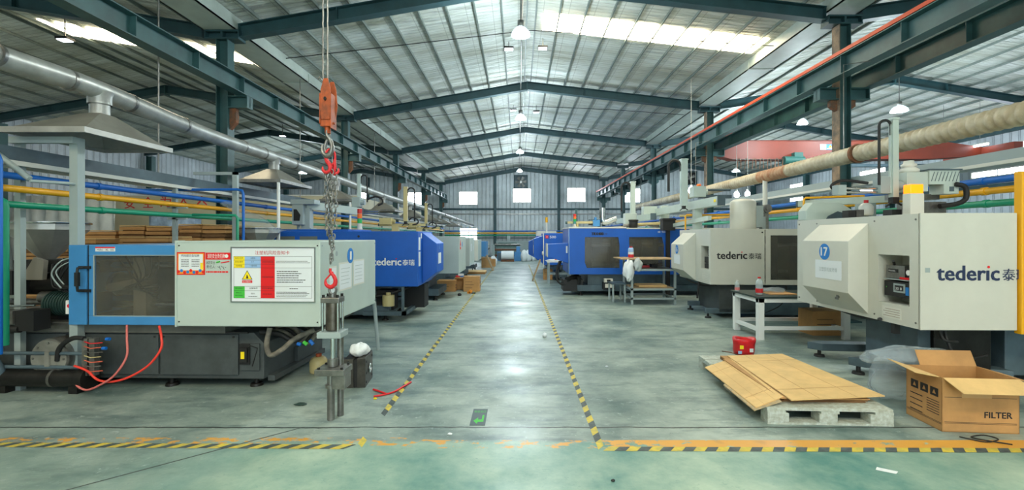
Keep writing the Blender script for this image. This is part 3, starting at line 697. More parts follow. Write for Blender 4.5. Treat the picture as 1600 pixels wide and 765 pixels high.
# ================================================================== MACHINES
def bulge(mb, s, y0, y1, ztr, zto, zbo, zbr, p, m=0, x0=0.0):
    mb.prism([(x0, ztr), (x0-s*p, zto), (x0-s*p, zbo), (x0, zbr)], 'y', y0, y1, m)
def foot(mb, x, y, r=0.07, h=0.10, m=0):
    mb.cyl((x, y, 0), (x, y, 0.03), r, r*0.9, 14, m); mb.cyl((x, y, 0.03), (x, y, h), r*0.35, n=10, m=m)
def ppart(fn, name, mats, parent, bevel=0.0, label=None):
    m = MB(); fn(m); o = m.build(name, mats, parent, bevel=bevel)
    if label: o['label'] = label
    return o
def feet(t, pts, mt=DARK, h=0.10):
    for x, y in pts: ppart(lambda m: foot(m, x, y, h=h), 'levelling_foot', mt, t)
def ngon_disc(t, txt, c, nrm, u, r, txt_h, txt_w, parent=None):
    c, nrm, u = Vector(c), Vector(nrm).normalized(), Vector(u).normalized(); v = Vector((0, 0, 1))
    m = MB(); m.disc(c, nrm, r, 32, 0, 0.004)
    for q, (du, dv) in enumerate(((0, 0), (.006, 0), (.012, 0), (.006, .005))): m.text(txt, c+nrm*(0.006+.0003*q)-u*(txt_w/2-du+.006)-v*(txt_h/2-dv), u, v, txt_w, txt_h, 1)
    return m.build('number_disc', [DISC, WHITE], t)
def logo(t, o, u, w, h, cmat, red=REDP, cjk=True, cw=0.0, nrm=(0, -1, 0)):
    o, u, v, nv = Vector(o), Vector(u), Vector((0, 0, 1)), Vector(nrm)
    m = MB()
    m.text('tederıc', o, u, v, w, h, 0)
    m.disc(o+u*(w*0.838)+v*(h*0.93), nv, h*0.085, 14, 1, 0.003)
    if cjk: m.text('泰瑞', o+u*(w*1.06)+v*(h*0.0), u, v, w*0.42, h*0.82, 0)
    for q, (du, dv) in enumerate(((.035, 0), (.07, 0), (.035, .03), (.0, .03), (.07, .03))): m.text('tederıc', o+u*(h*du)+v*(h*dv)+nv*(0.0005+.0002*q), u, v, w, h, 0)
    if cjk: m.text('泰瑞', o+u*(w*1.06+h*0.02)+nv*0.0005, u, v, w*0.42, h*0.82, 0)
    return m.build('lettering', [cmat, red], t)
def lines(m, x0, x1, z0, z1, n, y, mi, jit=0.3, h=0.35):
    """rows of small print"""
    dz = (z1-z0)/n
    for k in range(n):
        zc = z1-dz*(k+0.5); xe = x0+(x1-x0)*(1-random.random()*jit); x = x0
        while x < xe:
            wd = min(xe-x, (z1-z0)/n*random.uniform(0.5, 1.6)); m.box(x, y-0.0006, zc-dz*h/2, x+wd, y, zc+dz*h/2, mi); x += wd+dz*0.18

# ---------------------------------------------------------------- machine 1 (near left)
t = thing('injection_moulding_machine', 'pale grey and light blue moulding machine numbered 1, with a risk notice board', 'machine', (-2.12, 5.0, 0), math.radians(-1.5))
M1 = t
def f(m): m.box(-1.57, 0, 0.73, 0, 1.78, 1.65)
ppart(f, 'clamp_cover', PALEG, t, 0.012)
def f(m):
    m.box(-1.585, -0.004, 0.725, -1.565, 0.12, 1.655); m.box(-1.57, -0.006, 1.635, 0, 0.0, 1.652)
    for z in (0.78, 1.6):
        for x in (-0.03, -1.54): m.cyl((x, -0.006, z), (x, 0, z), 0.008, n=8, m=1)
ppart(f, 'cover_trim', [PALEG, DARK], t)
# end papers and disc on the aisle face
ngon_disc(t, '1', (0.001, 0.83, 1.46), (1, 0, 0), (0, 1, 0), 0.095, 0.10, 0.045)
for y0, y1, z0, z1 in ((0.24, 0.40, 1.04, 1.34), (0.50, 0.86, 1.07, 1.37), (0.95, 1.30, 1.09, 1.38)):
    def f(m):
        m.box(0.0, y0-0.02, z0-0.02, 0.0015, y1+0.02, z1+0.02, 1); m.box(0.0015, y0, z0, 0.003, y1, z1, 0)
        for k in range(5): m.box(0.003, y0+0.04, z1-0.06-0.045*k, 0.0035, y1-0.05-0.02*(k % 3), z1-0.055-0.045*k, 2)
    ppart(f, 'paper_notice', [PAPER, OFFW, GREYG], t)
def f(m):
    m.disc((0.001, 0.42, 1.50), (1, 0, 0), 0.03, 16, 0, 0.001)
    for y in (0.04, 1.74):
        for z in (0.78, 1.6): m.cyl((0, y, z), (0.006, y, z), 0.009, n=8)
ppart(f, 'bolt_heads', GREYG, t)
# risk notice board
def f(m):
    x0, x1, z0, z1, y = -0.955, -0.06, 1.005, 1.575, -0.008
    m.box(x0, -0.008, z0, x1, 0, z1, 0)
    for a in ((x0-0.012, z0-0.012, x1+0.012, z0), (x0-0.012, z1, x1+0.012, z1+0.012), (x0-0.012, z0, x0, z1), (x1, z0, x1+0.012, z1)): m.box(a[0], -0.016, a[1], a[2], 0, a[3], 1)
    def R(a, b, c, d, mi, dy=0.001): m.box(x0+(x1-x0)*a, y-dy, z1-(z1-z0)*d, x0+(x1-x0)*c, y, z1-(z1-z0)*b, mi)
    R(.02, .155, .155, .37, 3); R(.155, .155, .35, .37, 4); R(.35, .155, .52, .94, 2); R(.02, .72, .155, .94, 5)
    for b in (.155, .225, .30, .37, .72, .80, .94): R(.02, b, .97, b+.004, 6, 0.0014) if b in (.155, .37, .72, .94) else R(.02, b, .52, b+.004, 6, 0.0014)
    R(.02, .155, .023, .94, 6, 0.0012); R(.967, .155, .97, .94, 6, 0.0012)
    m.text('注塑机风险告知卡', (x0+(x1-x0)*.28, y-0.0015, z1-(z1-z0)*.125), (1, 0, 0), (0, 0, 1), (x1-x0)*.42, (z1-z0)*.075, 7)
    def T(s, a, b, w, h, mi=6): m.text(s, (x0+(x1-x0)*a, y-0.0018, z1-(z1-z0)*b), (1, 0, 0), (0, 0, 1), (x1-x0)*w, (z1-z0)*h, mi)
    T('风险点名称', .035, .205, .10, .03); T('风险点编号', .035, .275, .10, .03); T('风险等级', .045, .348, .08, .03)
    T('注塑机', .225, .205, .06, .03); T('17', .24, .275, .025, .028); T('一般风险', .215, .348, .09, .03)
    T('主要危险有害因素', .365, .275, .14, .028); T('风险管控措施', .365, .56, .14, .028); T('应急处置措施', .365, .77, .13, .028); T('应急电话', .375, .88, .11, .028)
    T('责任单位', .04, .77, .09, .026); T('责任人', .05, .855, .07, .026); T('联系电话', .04, .905, .09, .026); T('注塑车间', .21, .77, .10, .03); T('班长', .23, .87, .05, .03)
    # warning triangle and caption
    cx, cz = x0+(x1-x0)*.185, z1-(z1-z0)*.53; r = 0.058
    m.add([(cx-r*1.0, y-0.0014, cz-r*.62), (cx+r*1.0, y-0.0014, cz-r*.62), (cx, y-0.0014, cz+r*1.1)], [(0, 1, 2)], 6)
    m.add([(cx-r*.84, y-0.0018, cz-r*.53), (cx+r*.84, y-0.0018, cz-r*.53), (cx, y-0.0018, cz+r*.92)], [(0, 1, 2)], 3)
    m.add([(cx-r*.2, y-0.0022, cz-r*.4), (cx+r*.25, y-0.0022, cz-r*.4), (cx+r*.1, y-0.0022, cz+r*.1), (cx-r*.05, y-0.0022, cz+r*.35), (cx-r*.12, y-0.0022, cz+r*.0)], [(0, 1, 2, 3, 4)], 6)
    m.box(cx-0.055, y-0.0014, cz-0.072, cx+0.055, y, cz-0.045, 2); m.text('当心机械伤人', (cx-0.048, y-0.002, cz-0.067), (1, 0, 0), (0, 0, 1), 0.096, 0.016, 0)
    X = lambda a: x0+(x1-x0)*a; Z = lambda b: z1-(z1-z0)*b
    lines(m, X(.535), X(.95), Z(.29), Z(.235), 2, y-0.0006, 6, 0.25); lines(m, X(.545), X(.90), Z(.66), Z(.42), 6, y-0.0006, 6, 0.4)
    lines(m, X(.70), X(.80), Z(.78), Z(.745), 1, y-0.0006, 6, 0.1); lines(m, X(.54), X(.95), Z(.925), Z(.815), 4, y-0.0006, 6, 0.15); lines(m, X(.20), X(.31), Z(.92), Z(.895), 1, y-0.0006, 6, 0.1)
ppart(f, 'notice_board', [PAPER, CHROME, REDP, YEL, SKYB, GREEN, INK, mat('crimson_print', (190, 24, 50), 0.6)], t)
# framed orange poster and the red fire-duty card
def f(m):
    x0, x1, z0, z1 = -1.565, -1.255, 1.285, 1.53
    m.box(x0, -0.003, z0, x1, 0, z1, 0); m.box(x0+.012, -0.004, z0+.012, x1-.012, 0, z1-.012, 1); m.box(x0+.022, -0.0045, z0+.05, x1-.022, 0, z1-.022, 2)
    m.text('风险提示告知牌', (x0+.05, -0.006, z1-.05), (1, 0, 0), (0, 0, 1), .2, .026, 3)
    for cx in (x0+.05, x0+.165): lines(m, cx, cx+.09, z0+.085, z1-.075, 5, -0.0048, 4, 0.1)
    for k in range(9): m.disc((x0+.02+.034*k, -0.004, z0+.035+0.012*math.sin(k*2)), (0, -1, 0), .017, 10, 5 if k % 2 else 0, 0.0006)
    m.cyl((x1-.035, -0.0046, z0+.06), (x1-.035, -0.0052, z0+.13), .012, n=8, m=6)
ppart(f, 'orange_poster', [REDP, mat('poster_orange', (240, 150, 30), .6), PAPER, NAVY, INK, DISC, YEL], t)
def f(m):
    x0, x1, z0, z1 = -1.25, -0.975, 1.30, 1.525
    m.box(x0, -0.002, z1-.075, x1, 0, z1, 0); m.text('消防安全责任牌', (x0+.02, -0.003, z1-.062), (1, 0, 0), (0, 0, 1), .19, .05, 1); m.disc((x1-.045, -0.002, z1-.037), (0, -1, 0), .02, 14, 1, .001)
    m.text('消防安全', (x0+.005, -0.001, z1-.125), (1, 0, 0), (0, 0, 1), .10, .034, 2); m.text('责任人:', (x0+.01, -0.001, z1-.17), (1, 0, 0), (0, 0, 1), .10, .034, 2)
    for k in range(5): m.tube([(x0+.13+.02*k, -0.002, z1-.15+.01*math.sin(k)), (x0+.145+.02*k, -0.002, z1-.17+.012*math.cos(k*3))], .002, 4, 2)
    m.tube([(x0+.12, -.002, z1-.105), (x0+.16, -.002, z1-.095)], .008, 5, 3); m.tube([(x0+.17, -.002, z1-.11), (x0+.26, -.002, z1-.095)], .006, 5, 0)
    lines(m, x0+.005, x1-.01, z0+.005, z0+.03, 1, -0.0005, 0, 0.1, .7)
ppart(f, 'duty_card', [REDP, WHITE, INK, GREEN], t)
# light blue sliding door with window
def f(m):
    y = 0.06
    m.box(-2.60, y, .73, -1.59, y+.04, .83); m.box(-2.60, y, 1.49, -1.59, y+.04, 1.605); m.box(-2.60, y, .83, -2.54, y+.04, 1.49)
ppart(f, 'safety_door', BLUEL, t, 0.006)
D = kids(t)[-1]
def f(m): m.box(-2.545, 0.075, .82, -1.575, 0.083, 1.50)
ppart(f, 'window_pane', GLASS, D)
def f(m): m.box(-2.548, 0.058, .822, -2.535, 0.066, 1.498); m.box(-2.548, .058, .822, -1.59, .066, .832); m.box(-2.548, .058, 1.488, -1.59, .066, 1.498)
ppart(f, 'window_seal', GREYG, D)
def f(m):
    m.tube([(-2.635, .05, 1.36), (-2.655, -.01, 1.355), (-2.655, -.015, 1.30), (-2.655, -.015, 1.17), (-2.655, -.01, 1.11), (-2.635, .05, 1.105)], .014, 8)
    m.box(-2.70, .04, 1.345, -2.57, .06, 1.375); m.box(-2.70, .04, 1.09, -2.57, .06, 1.12); m.box(-2.675, -.03, 1.16, -2.635, 0, 1.31)
ppart(f, 'door_handle', BLACK, D)
def f(m):
    m.box(-2.52, .055, 1.535, -2.30, .06, 1.585, 0); m.box(-2.52, .054, 1.57, -2.30, .056, 1.585, 1); m.text('MIIN', (-2.50, .0535, 1.542), (1, 0, 0), (0, 0, 1), .06, .022, 2); m.text('K', (-2.40, .0535, 1.542), (1, 0, 0), (0, 0, 1), .03, .022, 2); lines(m, -2.35, -2.305, 1.54, 1.565, 2, .054, 2, .2)
ppart(f, 'warning_sticker', [PAPER, REDP, INK], D)
def f(m): m.box(-2.825, .06, .73, -2.625, .10, 1.605); m.box(-2.625, .075, .73, -2.60, .10, 1.605, 1)
ppart(f, 'side_panel', [BLUEL, BLACK], t, 0.004)
def f(m):      # casing behind the door
    m.box(-2.825, 1.45, .73, -1.57, 1.50, 1.60); m.box(-2.825, .1, 1.57, -1.57, 1.5, 1.605); m.box(-2.825, .1, .73, -2.80, 1.5, 1.60)
ppart(f, 'guard_casing', BLUEL, t)
def f(m):      # platens and tie bars behind the glass
    m.box(-1.72, .35, .76, -1.62, 1.3, 1.50, 1); m.box(-2.35, .35, .76, -2.2, 1.3, 1.45, 1)
    for y in (.45, 1.15):
        for z in (.90, 1.36): m.cyl((-2.8, y, z), (-1.6, y, z), .04, n=14, m=0)
    m.box(-2.18, .5, .9, -1.95, 1.1, 1.35, 2); m.box(-2.8, .3, .74, -1.6, 1.4, .78, 2); m.cyl((-2.7, .42, 1.1), (-2.4, .42, 1.15), .05, n=12, m=1)
    for k in range(6): m.tube(spline([(-2.5+.1*k, .3, 1.48), (-2.3+.05*k, .28, 1.25), (-2.2-.05*k, .33, 1.1), (-2.05, .35, .95+.04*k)], 5), .008, 5, 3)
ppart(f, 'clamping_unit', [CHROME, mat('platen_brown_grey', (150, 138, 118), .5), METAL, BLACK], t)
# base
def f(m):
    m.prism([(-.74, .10), (-.74, .50), (-.86, .62), (-4.6, .62), (-4.6, .10)], 'y', .22, 1.5)
ppart(f, 'machine_base', BASED, t, 0.008)
def f(m): m.box(-4.6, .17, .62, -1.15, 1.5, .735)
ppart(f, 'bed_rail', mat('grey_brown_bed_paint', (104, 106, 100), .5, 0, .2, 3), t, 0.006)
def f(m): m.box(-1.90, .195, .15, -1.02, .222, .60); m.box(-2.94, .195, .15, -1.93, .222, .60); m.box(-1.0, .20, .20, -.78, .222, .50); m.box(-4.55, .195, .15, -3.0, .222, .60)
ppart(f, 'access_panel', BASED, t, 0.004)
def f(m):
    for x in (-1.87, -1.07, -1.97, -2.9): m.cyl((x, .188, .575), (x, .196, .575), .012, n=8)
    m.box(-4.6, .18, .62, -.9, .20, .635)
ppart(f, 'panel_bolts', BLACK, t)
feet(t, [(-.88, .32), (-1.85, .30), (-.88, 1.4), (-2.95, .3)])
def f(m): m.box(-1.0, .185, .27, -.88, .195, .5, 0); m.box(-.985, .16, .30, -.90, .19, .46, 0); m.box(-.965, .155, .34, -.925, .162, .42, 1); m.tube([(-.9, .17, .45), (-.84, .12, .5), (-.80, .2, .45), (-.86, .2, .25)], .007, 5, 0)
ppart(f, 'oil_lubricator', [BLACK, YEL], t)
def f(m):      # tangle of hoses under the clamp end
    for k in range(9):
        y = .25+.11*k
        m.tube(spline([(-.80, y, .62-.02*(k % 3)), (-.60, y+.02, .60), (-.42, y+.02, .52-.03*(k % 4)), (-.30, y+.06, .60), (-.10, y+.08, .70)], 5), .022 if k % 3 else .03, 7, k % 2)
    m.tube(spline([(-.66, .2, .68), (-.68, .17, .5), (-.64, .18, .38), (-.52, .2, .44), (-.4, .25, .55), (-.2, .3, .64)], 6), .028, 8, 1)
    for k, c in enumerate((2, 3, 2)): m.cyl((-.36+.07*k, .22, .50+.02*k), (-.32+.07*k, .22, .49), .02, n=8, m=c)
ppart(f, 'hose_bundle', [BLACK, mat('dusty_hose_cover', (140, 134, 122), .8, 0, .3, 12), PBLUE, GREEN], t)
def f(m): m.box(-.74, .3, .06, -.66, 1.6, .12, 0); m.box(-.74, .9, .12, -.70, 1.6, .30)
ppart(f, 'oil_tray', BASED, t)
# injection side (left): barrel, motor, carriage
def f(m):
    m.box(-4.5, .35, .735, -2.85, 1.2, .80, 2); m.box(-3.55, .35, .80, -3.2, 1.1, 1.45, 2); m.box(-4.2, .40, 1.28, -3.05, 1.0, 1.42, 2)
    m.cyl((-4.3, .62, 1.12), (-2.85, .62, 1.12), .13, n=18, m=0); m.cyl((-3.9, .45, .98), (-3.2, .45, .98), .07, n=14, m=1); m.cyl((-4.4, .5, .92), (-3.5, .5, .92), .04, n=12, m=1)
    m.box(-4.4, .3, 1.02, -4.1, .7, 1.3, 2); m.prism([(-3.98, 1.2), (-3.72, 1.2), (-3.70, 1.42), (-3.82, 1.46)], 'y', .28, .33, 3)
    for k in range(7): m.cyl((-3.75+.10*k, .62, 1.12), (-3.70+.1*k, .62, 1.12), .145, n=18, m=1)
ppart(f, 'injection_barrel', [DARK, METAL, BLACK, mat('dull_bracket_grey', (126, 122, 112), .6)], t)
def f(m):
    m.cyl((-3.62, .30, .93), (-3.28, .30, .93), .13, n=20, m=0)
    for k in range(10): m.cyl((-3.6+.032*k, .30, .93), (-3.59+.032*k, .30, .93), .142, n=20, m=0)
    m.box(-3.27, .2, .84, -3.05, .45, 1.05, 1); m.cyl((-3.45, .3, 1.06), (-3.35, .3, 1.10), .04, n=10, m=1)
ppart(f, 'hydraulic_motor', [mat('dark_green_motor', (36, 60, 56), .5), BLACK], t)
def f(m):
    for k in range(7):
        a = k*.5
        m.tube(spline([(-3.1-.09*k, .35, 1.36), (-3.2-.06*k, .24, 1.48-.02*k), (-3.4-.02*k, .22, 1.30-.03*k), (-3.5+.04*k, .25, 1.12), (-3.2, .3, .95+.02*k)], 6), .010, 6, 0)
    m.tube(spline([(-3.2, .2, 1.46), (-3.35, .15, 1.43), (-3.46, .14, 1.28), (-3.36, .15, 1.12)], 8), .008, 7, 1); m.tube(spline([(-3.2, .22, 1.43), (-3.32, .17, 1.40), (-3.42, .15, 1.30), (-3.34, .16, 1.16)], 8), .007, 7, 1)
ppart(f, 'cable_loops', [BLACK, GREYG], t)
def f(m): m.box(-3.26, .1, .84, -3.19, .14, .99, 0); m.disc((-3.22, .10, .93), (0, -1, 0), .022, 16, 1, .003)
ppart(f, 'red_white_sign', [WHITE, REDP], t)
def f(m): m.box(-3.55, .17, .66, -3.28, .175, .73)
ppart(f, 'nameplate', METAL, t)
# round cover on the base
def f(m):
    m.cyl((-3.35, .02, .37), (-3.35, .22, .37), .215, n=32, m=0); m.cyl((-3.35, .0, .37), (-3.35, .02, .37), .20, n=32, m=1); m.box(-3.375, -.02, .29, -3.325, 0, .45, 1)
    for k in range(8): a = k*PI/4; m.cyl((-3.35+.17*math.cos(a), -.008, .37+.17*math.sin(a)), (-3.35+.17*math.cos(a), .0, .37+.17*math.sin(a)), .012, n=8, m=0)
ppart(f, 'round_tank_cover', [METAL, mat('dull_silver_cover', (150, 150, 142), .5, .3, .2, 5)], t)
def f(m):
    m.cyl((-3.95, .02, .16), (-2.95, .02, .16), .095, n=22, m=0); m.cyl((-2.98, .02, .16), (-2.90, .02, .16), .12, n=22, m=0); m.cyl((-4.0, .02, .16), (-3.92, .02, .16), .12, n=22, m=0)
    m.cyl((-3.3, .02, .16), (-3.27, .02, .16), .10, n=22, m=1); m.cyl((-4.2, .02, .16), (-4.0, .02, .16), .05, n=14, m=0)
    m.box(-3.9, -.03, 0, -3.8, .07, .08, 0); m.box(-3.1, -.03, 0, -3.0, .07, .08, 0)
ppart(f, 'oil_cooler', [DARK, METAL], t)
def f(m):
    m.tube([(-4.4, .0, .43), (-2.9, .0, .43)], .02, 8); m.tube([(-4.4, .0, .28), (-2.9, .0, .28)], .02, 8)
    m.tube(spline([(-4.4, -.05, .42), (-3.98, -.05, .40), (-3.86, -.05, .30), (-3.85, -.03, .18)], 6), .045, 10); m.tube([(-3.99, .0, .1), (-3.99, .0, .85), (-3.99, .05, 1.0)], .045, 12)
ppart(f, 'water_pipes', BASEM, t)
def f(m):
    m.box(-4.08, -.08, .76, -3.66, .10, .90, 0); m.box(-4.05, -.085, .775, -3.80, -.08, .87, 1); m.box(-3.66, -.06, .68, -3.45, .12, .90, 2); m.cyl((-3.8, -.04, .70), (-3.62, -.04, .70), .04, n=12, m=2); m.cyl((-3.93, -.08, .70), (-3.93, -.1, .70), .03, n=12, m=3)
    m.tube([(-4.1, -.02, .92), (-3.5, .0, .95)], .012, 6, 3); lines(m, -4.03, -3.82, .80, .85, 2, -.0855, 2, .3)
ppart(f, 'filter_unit', [METAL, PAPER, BLACK, CHROME], t)
def f(m):
    m.box(-2.94, -.04, .20, -2.88, .02, .60, 0); m.box(-2.86, -.04, .20, -2.80, .02, .60, 0)
    for k in range(7): m.tube([(-2.90, -.05, .57-.05*k), (-2.82, -.06, .55-.05*k), (-2.70-.02*(k % 2), -.05, .56-.05*k)], .006, 6, (1, 2, 0, 3, 2, 0, 2)[k])
    m.cyl((-2.66, -.05, .60), (-2.62, -.05, .60), .018, n=8, m=4); m.cyl((-2.70, -.05, .5), (-2.66, -.05, .5), .018, n=8, m=4)
    m.tube(spline([(-3.25, 0, .35), (-3.2, -.02, .5), (-3.05, -.03, .60), (-2.92, -.03, .60)], 6), .025, 8, 5)
ppart(f, 'water_manifold', [METAL, RED, mat('orange_hose', (206, 100, 76), .45), OIL, PBLUE, BLACK], t)
def f(m): m.tube(spline([(-2.16, .05, .73), (-2.09, -.03, .60), (-2.05, -.08, .42), (-2.14, -.12, .24), (-2.30, -.12, .13), (-2.47, -.1, .07), (-2.60, -.08, .12), (-2.62, -.05, .20)], 8), .011, 8)
ppart(f, 'pink_hose', mat('pink_hose', (206, 110, 104), .5), t)
def f(m): m.tube(spline([(-1.80, .05, .72), (-1.72, -.02, .62), (-1.70, -.05, .50), (-1.80, -.08, .34), (-1.98, -.1, .22), (-2.18, -.1, .16), (-2.36, -.08, .17), (-2.50, -.06, .26), (-2.65, -.05, .31)], 8), .012, 8)
ppart(f, 'red_hose', mat('red_hose', (232, 62, 48), .45), t)
for ch in kids(M1):
    if ch.name.split('.')[0] in ('injection_barrel', 'hydraulic_motor', 'cable_loops', 'red_white_sign', 'nameplate', 'round_tank_cover', 'oil_cooler', 'water_pipes', 'filter_unit', 'water_manifold'): ch.location.x += 0.36
# steel hopper on machine 1
def hopper(loc, r, zt, zn, label, cover=False):
    t = thing('material_hopper', label, 'hopper', loc)
    m = MB(); m.lathe([(r, zt), (r*1.03, zt), (r*1.03, zt-.02), (r, zt-.02), (r, zt-.10), (.07, zn), (.07, zn-.08), (.05, zn-.08), (.05, zn), (r-.01, zt-.10), (r-.01, zt)], n=10, smooth=False); m.build('hopper_cone', STAIN, t)
    m = MB(); m.box(-.11, -.11, zn-.10, .11, .11, zn-.06); m.cyl((0, 0, zn-.3), (0, 0, zn-.1), .05, n=12); m.build('hopper_neck', METAL, t)
    m = MB(); m.lathe([(r*1.045, zt-.012), (r*1.045, zt-.03), (r*.99, zt-.03)], n=24); m.build('hopper_rim', CHROME, t)
    return t
hopper((-5.79, 5.75, 0), .39, 1.88, 1.42, 'open stainless cone hopper at the left edge, above the machine numbered 1')
h = hopper((-4.74, 8.55, 0), .34, 1.86, 1.45, 'open stainless cone hopper wrapped in film under the second hood')
m = MB()
N = 14
vs = []; 
for i in range(N+1):
    u = i/N
    for j in range(8):
        v = j/7
        vs.append((-.50+.95*u, -.36+.72*v, 2.28-.42*u**.7+.05*math.sin(9*u+5*v)-.22*abs(v-.5)*u))
m.add(vs, [(i*8+j, (i+1)*8+j, (i+1)*8+j+1, i*8+j+1) for i in range(N) for j in range(7)], 0, True)
m.build('plastic_cover', FILM, h)
# support for those hoppers: the injection unit of machine 2 is built below

# ---------------------------------------------------------------- generic mid-distance machine
def base_unit(t, s, L, y0, y1, zt, mt=BASEM, inset=.75, leg=True, z0=.12):
    """base frame seen under the guards"""
    def f(m): m.box(s*(inset+.55), y0, .30, s*L, y1, zt); m.box(s*(inset+.25), y0-.04, z0, s*L, y1+.04, .30)
    ppart(f, 'machine_base', mt, t, .01)
    def f(m):
        n = max(2, int((L-inset)/1.0))
        for k in range(n):
            a = inset+.62+(L-inset-.7)*k/n; b = inset+.55+(L-inset-.7)*(k+1)/n-.05
            m.box(s*a, y0-.012, .34, s*b, y0, zt-.06)
    ppart(f, 'access_panel', mt, t, .004)
    feet(t, [(s*(inset+.35), y0+.03), (s*(inset+.35), y1-.03), (s*(L-.4), y0+.03), (s*(inset+1.7), y0+.03)], DARK, .13)

# ---------------------------------------------------------------- machine 2 (blue, tederic, left)
t = thing('injection_moulding_machine', 'royal blue moulding machine with white lettering behind machine number 1', 'machine', (-2.0, 9.3, 0))
def f(m): m.box(-5.0, 0, .70, 0, 1.55, 1.80)
ppart(f, 'guard_cover', BLUE, t, .012)
def f(m): m.box(-1.4, .02, 1.80, -5.0, 1.5, 1.84); m.box(-1.12, .0, .70, -1.115, -.003, 1.8); m.box(-3.2, -.004, 1.55, -2.95, 0, 1.72)
ppart(f, 'cover_top', BLUE, t)
def f(m):
    for x in (-2.35, -2.8, -3.35): m.box(x, -.006, 1.42, x+.35, 0, 1.70)
    m.box(-2.82, -.006, 1.42, -2.80, 0, 1.7)
ppart(f, 'window_pane', mat('dim_window_glass', (120, 128, 126), .15, .2), t)
def f(m):
    for x in (-3.6,): m.add([(x, -.006, 1.68), (x+.06, -.006, 1.68), (x+.03, -.006, 1.74)], [(0, 1, 2)])
    m.disc((-1.18, -.001, 1.70), (0, -1, 0), .025, 12, 1, .003)
ppart(f, 'warning_mark', [YEL, INK], t)
logo(t, (-.90, -.003, 1.12), (1, 0, 0), .56, .145, WHITE)
def f(m): bulge(m, -1, .42, 1.30, 1.78, 1.55, .95, .72, .30)
ppart(f, 'control_housing', BLUE, t, .008)
H = kids(t)[-1]
def f(m): m.box(.30, .62, 1.12, .304, .95, 1.35, 0); m.text('2', (.3045, .70, 1.44), (0, 1, 0), (0, 0, 1), .06, .11, 1)
ppart(f, 'paper_notice', [PAPER, SKYB], H)
def f(m): m.box(.0, .06, 1.42, .004, .22, 1.68); m.box(.0, .06, 1.10, .004, .22, 1.39); m.box(0, .28, 1.66, .004, .36, 1.76)
ppart(f, 'paper_notice', PAPER, t)
base_unit(t, -1, 5.0, .15, 1.4, .70, BASEM, inset=.35)
def f(m):
    for k in range(5): m.tube(spline([(-1.6+.05*k, .05+.1*k, .66), (-1.3, .08+.1*k, .52-.02*k), (-.8, .1+.1*k, .50-.015*k), (-.3, .2+.12*k, .64)], 6), .025, 7)
    m.box(-.9, .25, .2, -.55, .6, .60); m.box(-.5, .9, .15, -.05, 1.35, .66)
ppart(f, 'hose_bundle', BLACK, t)
def f(m): m.cyl((-.62, .12, .30), (-.62, .12, .52), .12, n=16); m.cyl((-.62, .12, .52), (-.62, .12, .57), .05, n=12)
ppart(f, 'oil_can', OIL, t)
def f(m): m.box(-1.1, .02, .12, -.25, .10, .20); m.box(-1.1, 1.4, .12, -.25, 1.48, .2); m.box(-.33, .02, .12, -.25, 1.48, .20); m.box(-.34, .05, .2, -.29, .1, .70)
ppart(f, 'base_frame', BASEM, t)
# signal tower
def tower(x, y, z, cols, label, h=.09, r=.04, pole=.2):
    t = thing('signal_tower', label, 'signal light', (x, y, z))
    m = MB(); m.cyl((0, 0, 0), (0, 0, pole), r*.7, n=12); m.cyl((0, 0, 0), (0, 0, .03), r*1.2, n=12); m.build('lamp_post', OFFW, t)
    for i, c in enumerate(cols):
        m = MB(); m.cyl((0, 0, pole+h*i), (0, 0, pole+h*(i+.92)), r, n=16); m.build('lens', c, t)
LR, LO, LG = mat('red_lens', (206, 40, 36), .3), mat('orange_lens', (240, 110, 30), .3), mat('green_lens', (30, 170, 84), .3)
tower(PX(562, 9.6), 9.6, 1.84, (OFFW, LG, LO, LR), 'red, orange and green signal tower on the royal blue machine behind number 1', .10, .047, .03)

# ---------------------------------------------------------------- machine 3 and beyond, left
def simple_left(x, y, L, D, zb, zt, mt, endm, label, extra=None):
    t = thing('injection_moulding_machine', label, 'machine', (x, y, 0))
    ppart(lambda m: m.box(-L, 0, zb, 0, D, zt), 'guard_cover', mt, t, .012)
    def f(m):
        m.box(0, .01, zb+.01, .006, D-.01, zt-.01)
        m.box(.006, D*.5, zb+.05, .012, D*.505, zt-.05)
    ppart(f, 'end_panel', endm, t)
    def f(m):
        for k in range(6): m.box(-.95, -.004, zb+.28+.085*k, -.42, 0, zb+.288+.085*k)
    ppart(f, 'vent_lines', BASEM, t)
    base_unit(t, -1, L, .15, D-.15, zb, BASEM, inset=.3)
    return t
t = simple_left(-1.57, 12.3, 4.8, 1.6, .72, 1.70, GREYG, PALEG, 'grey moulding machine standing behind the royal blue lettered one on the left')
def f(m): m.disc((.012, .65, 1.48), (1, 0, 0), .07, 20, 1, .003); m.add([(.014, .15, 1.45), (.014, .38, 1.45), (.014, .26, 1.62)], [(0, 1, 2)], 0); m.box(.012, .18, 1.35, .014, .36, 1.42, 0)
ppart(f, 'red_blue_marks', [REDP, DISC], t)
t = simple_left(-1.60, 15.3, 4.6, 1.6, .72, 1.66, GREYG, PALEG, 'pale grey moulding machine, third from the far end of the left row')
def f(m): m.box(.012, .3, 1.2, .014, .6, 1.45); m.disc((.012, 1.1, 1.3), (1, 0, 0), .08, 16, 0, .003)
ppart(f, 'paper_notice', [PAPER], t)
t = simple_left(-1.63, 18.8, 4.4, 1.7, .72, 1.55, CREAM, PALEG, 'cream moulding machine, second from the far end of the left row')
t = simple_left(-1.60, 22.8, 4.2, 1.6, .72, 1.45, BLUEL, BLUEL, 'light blue machine at the far end of the left row')

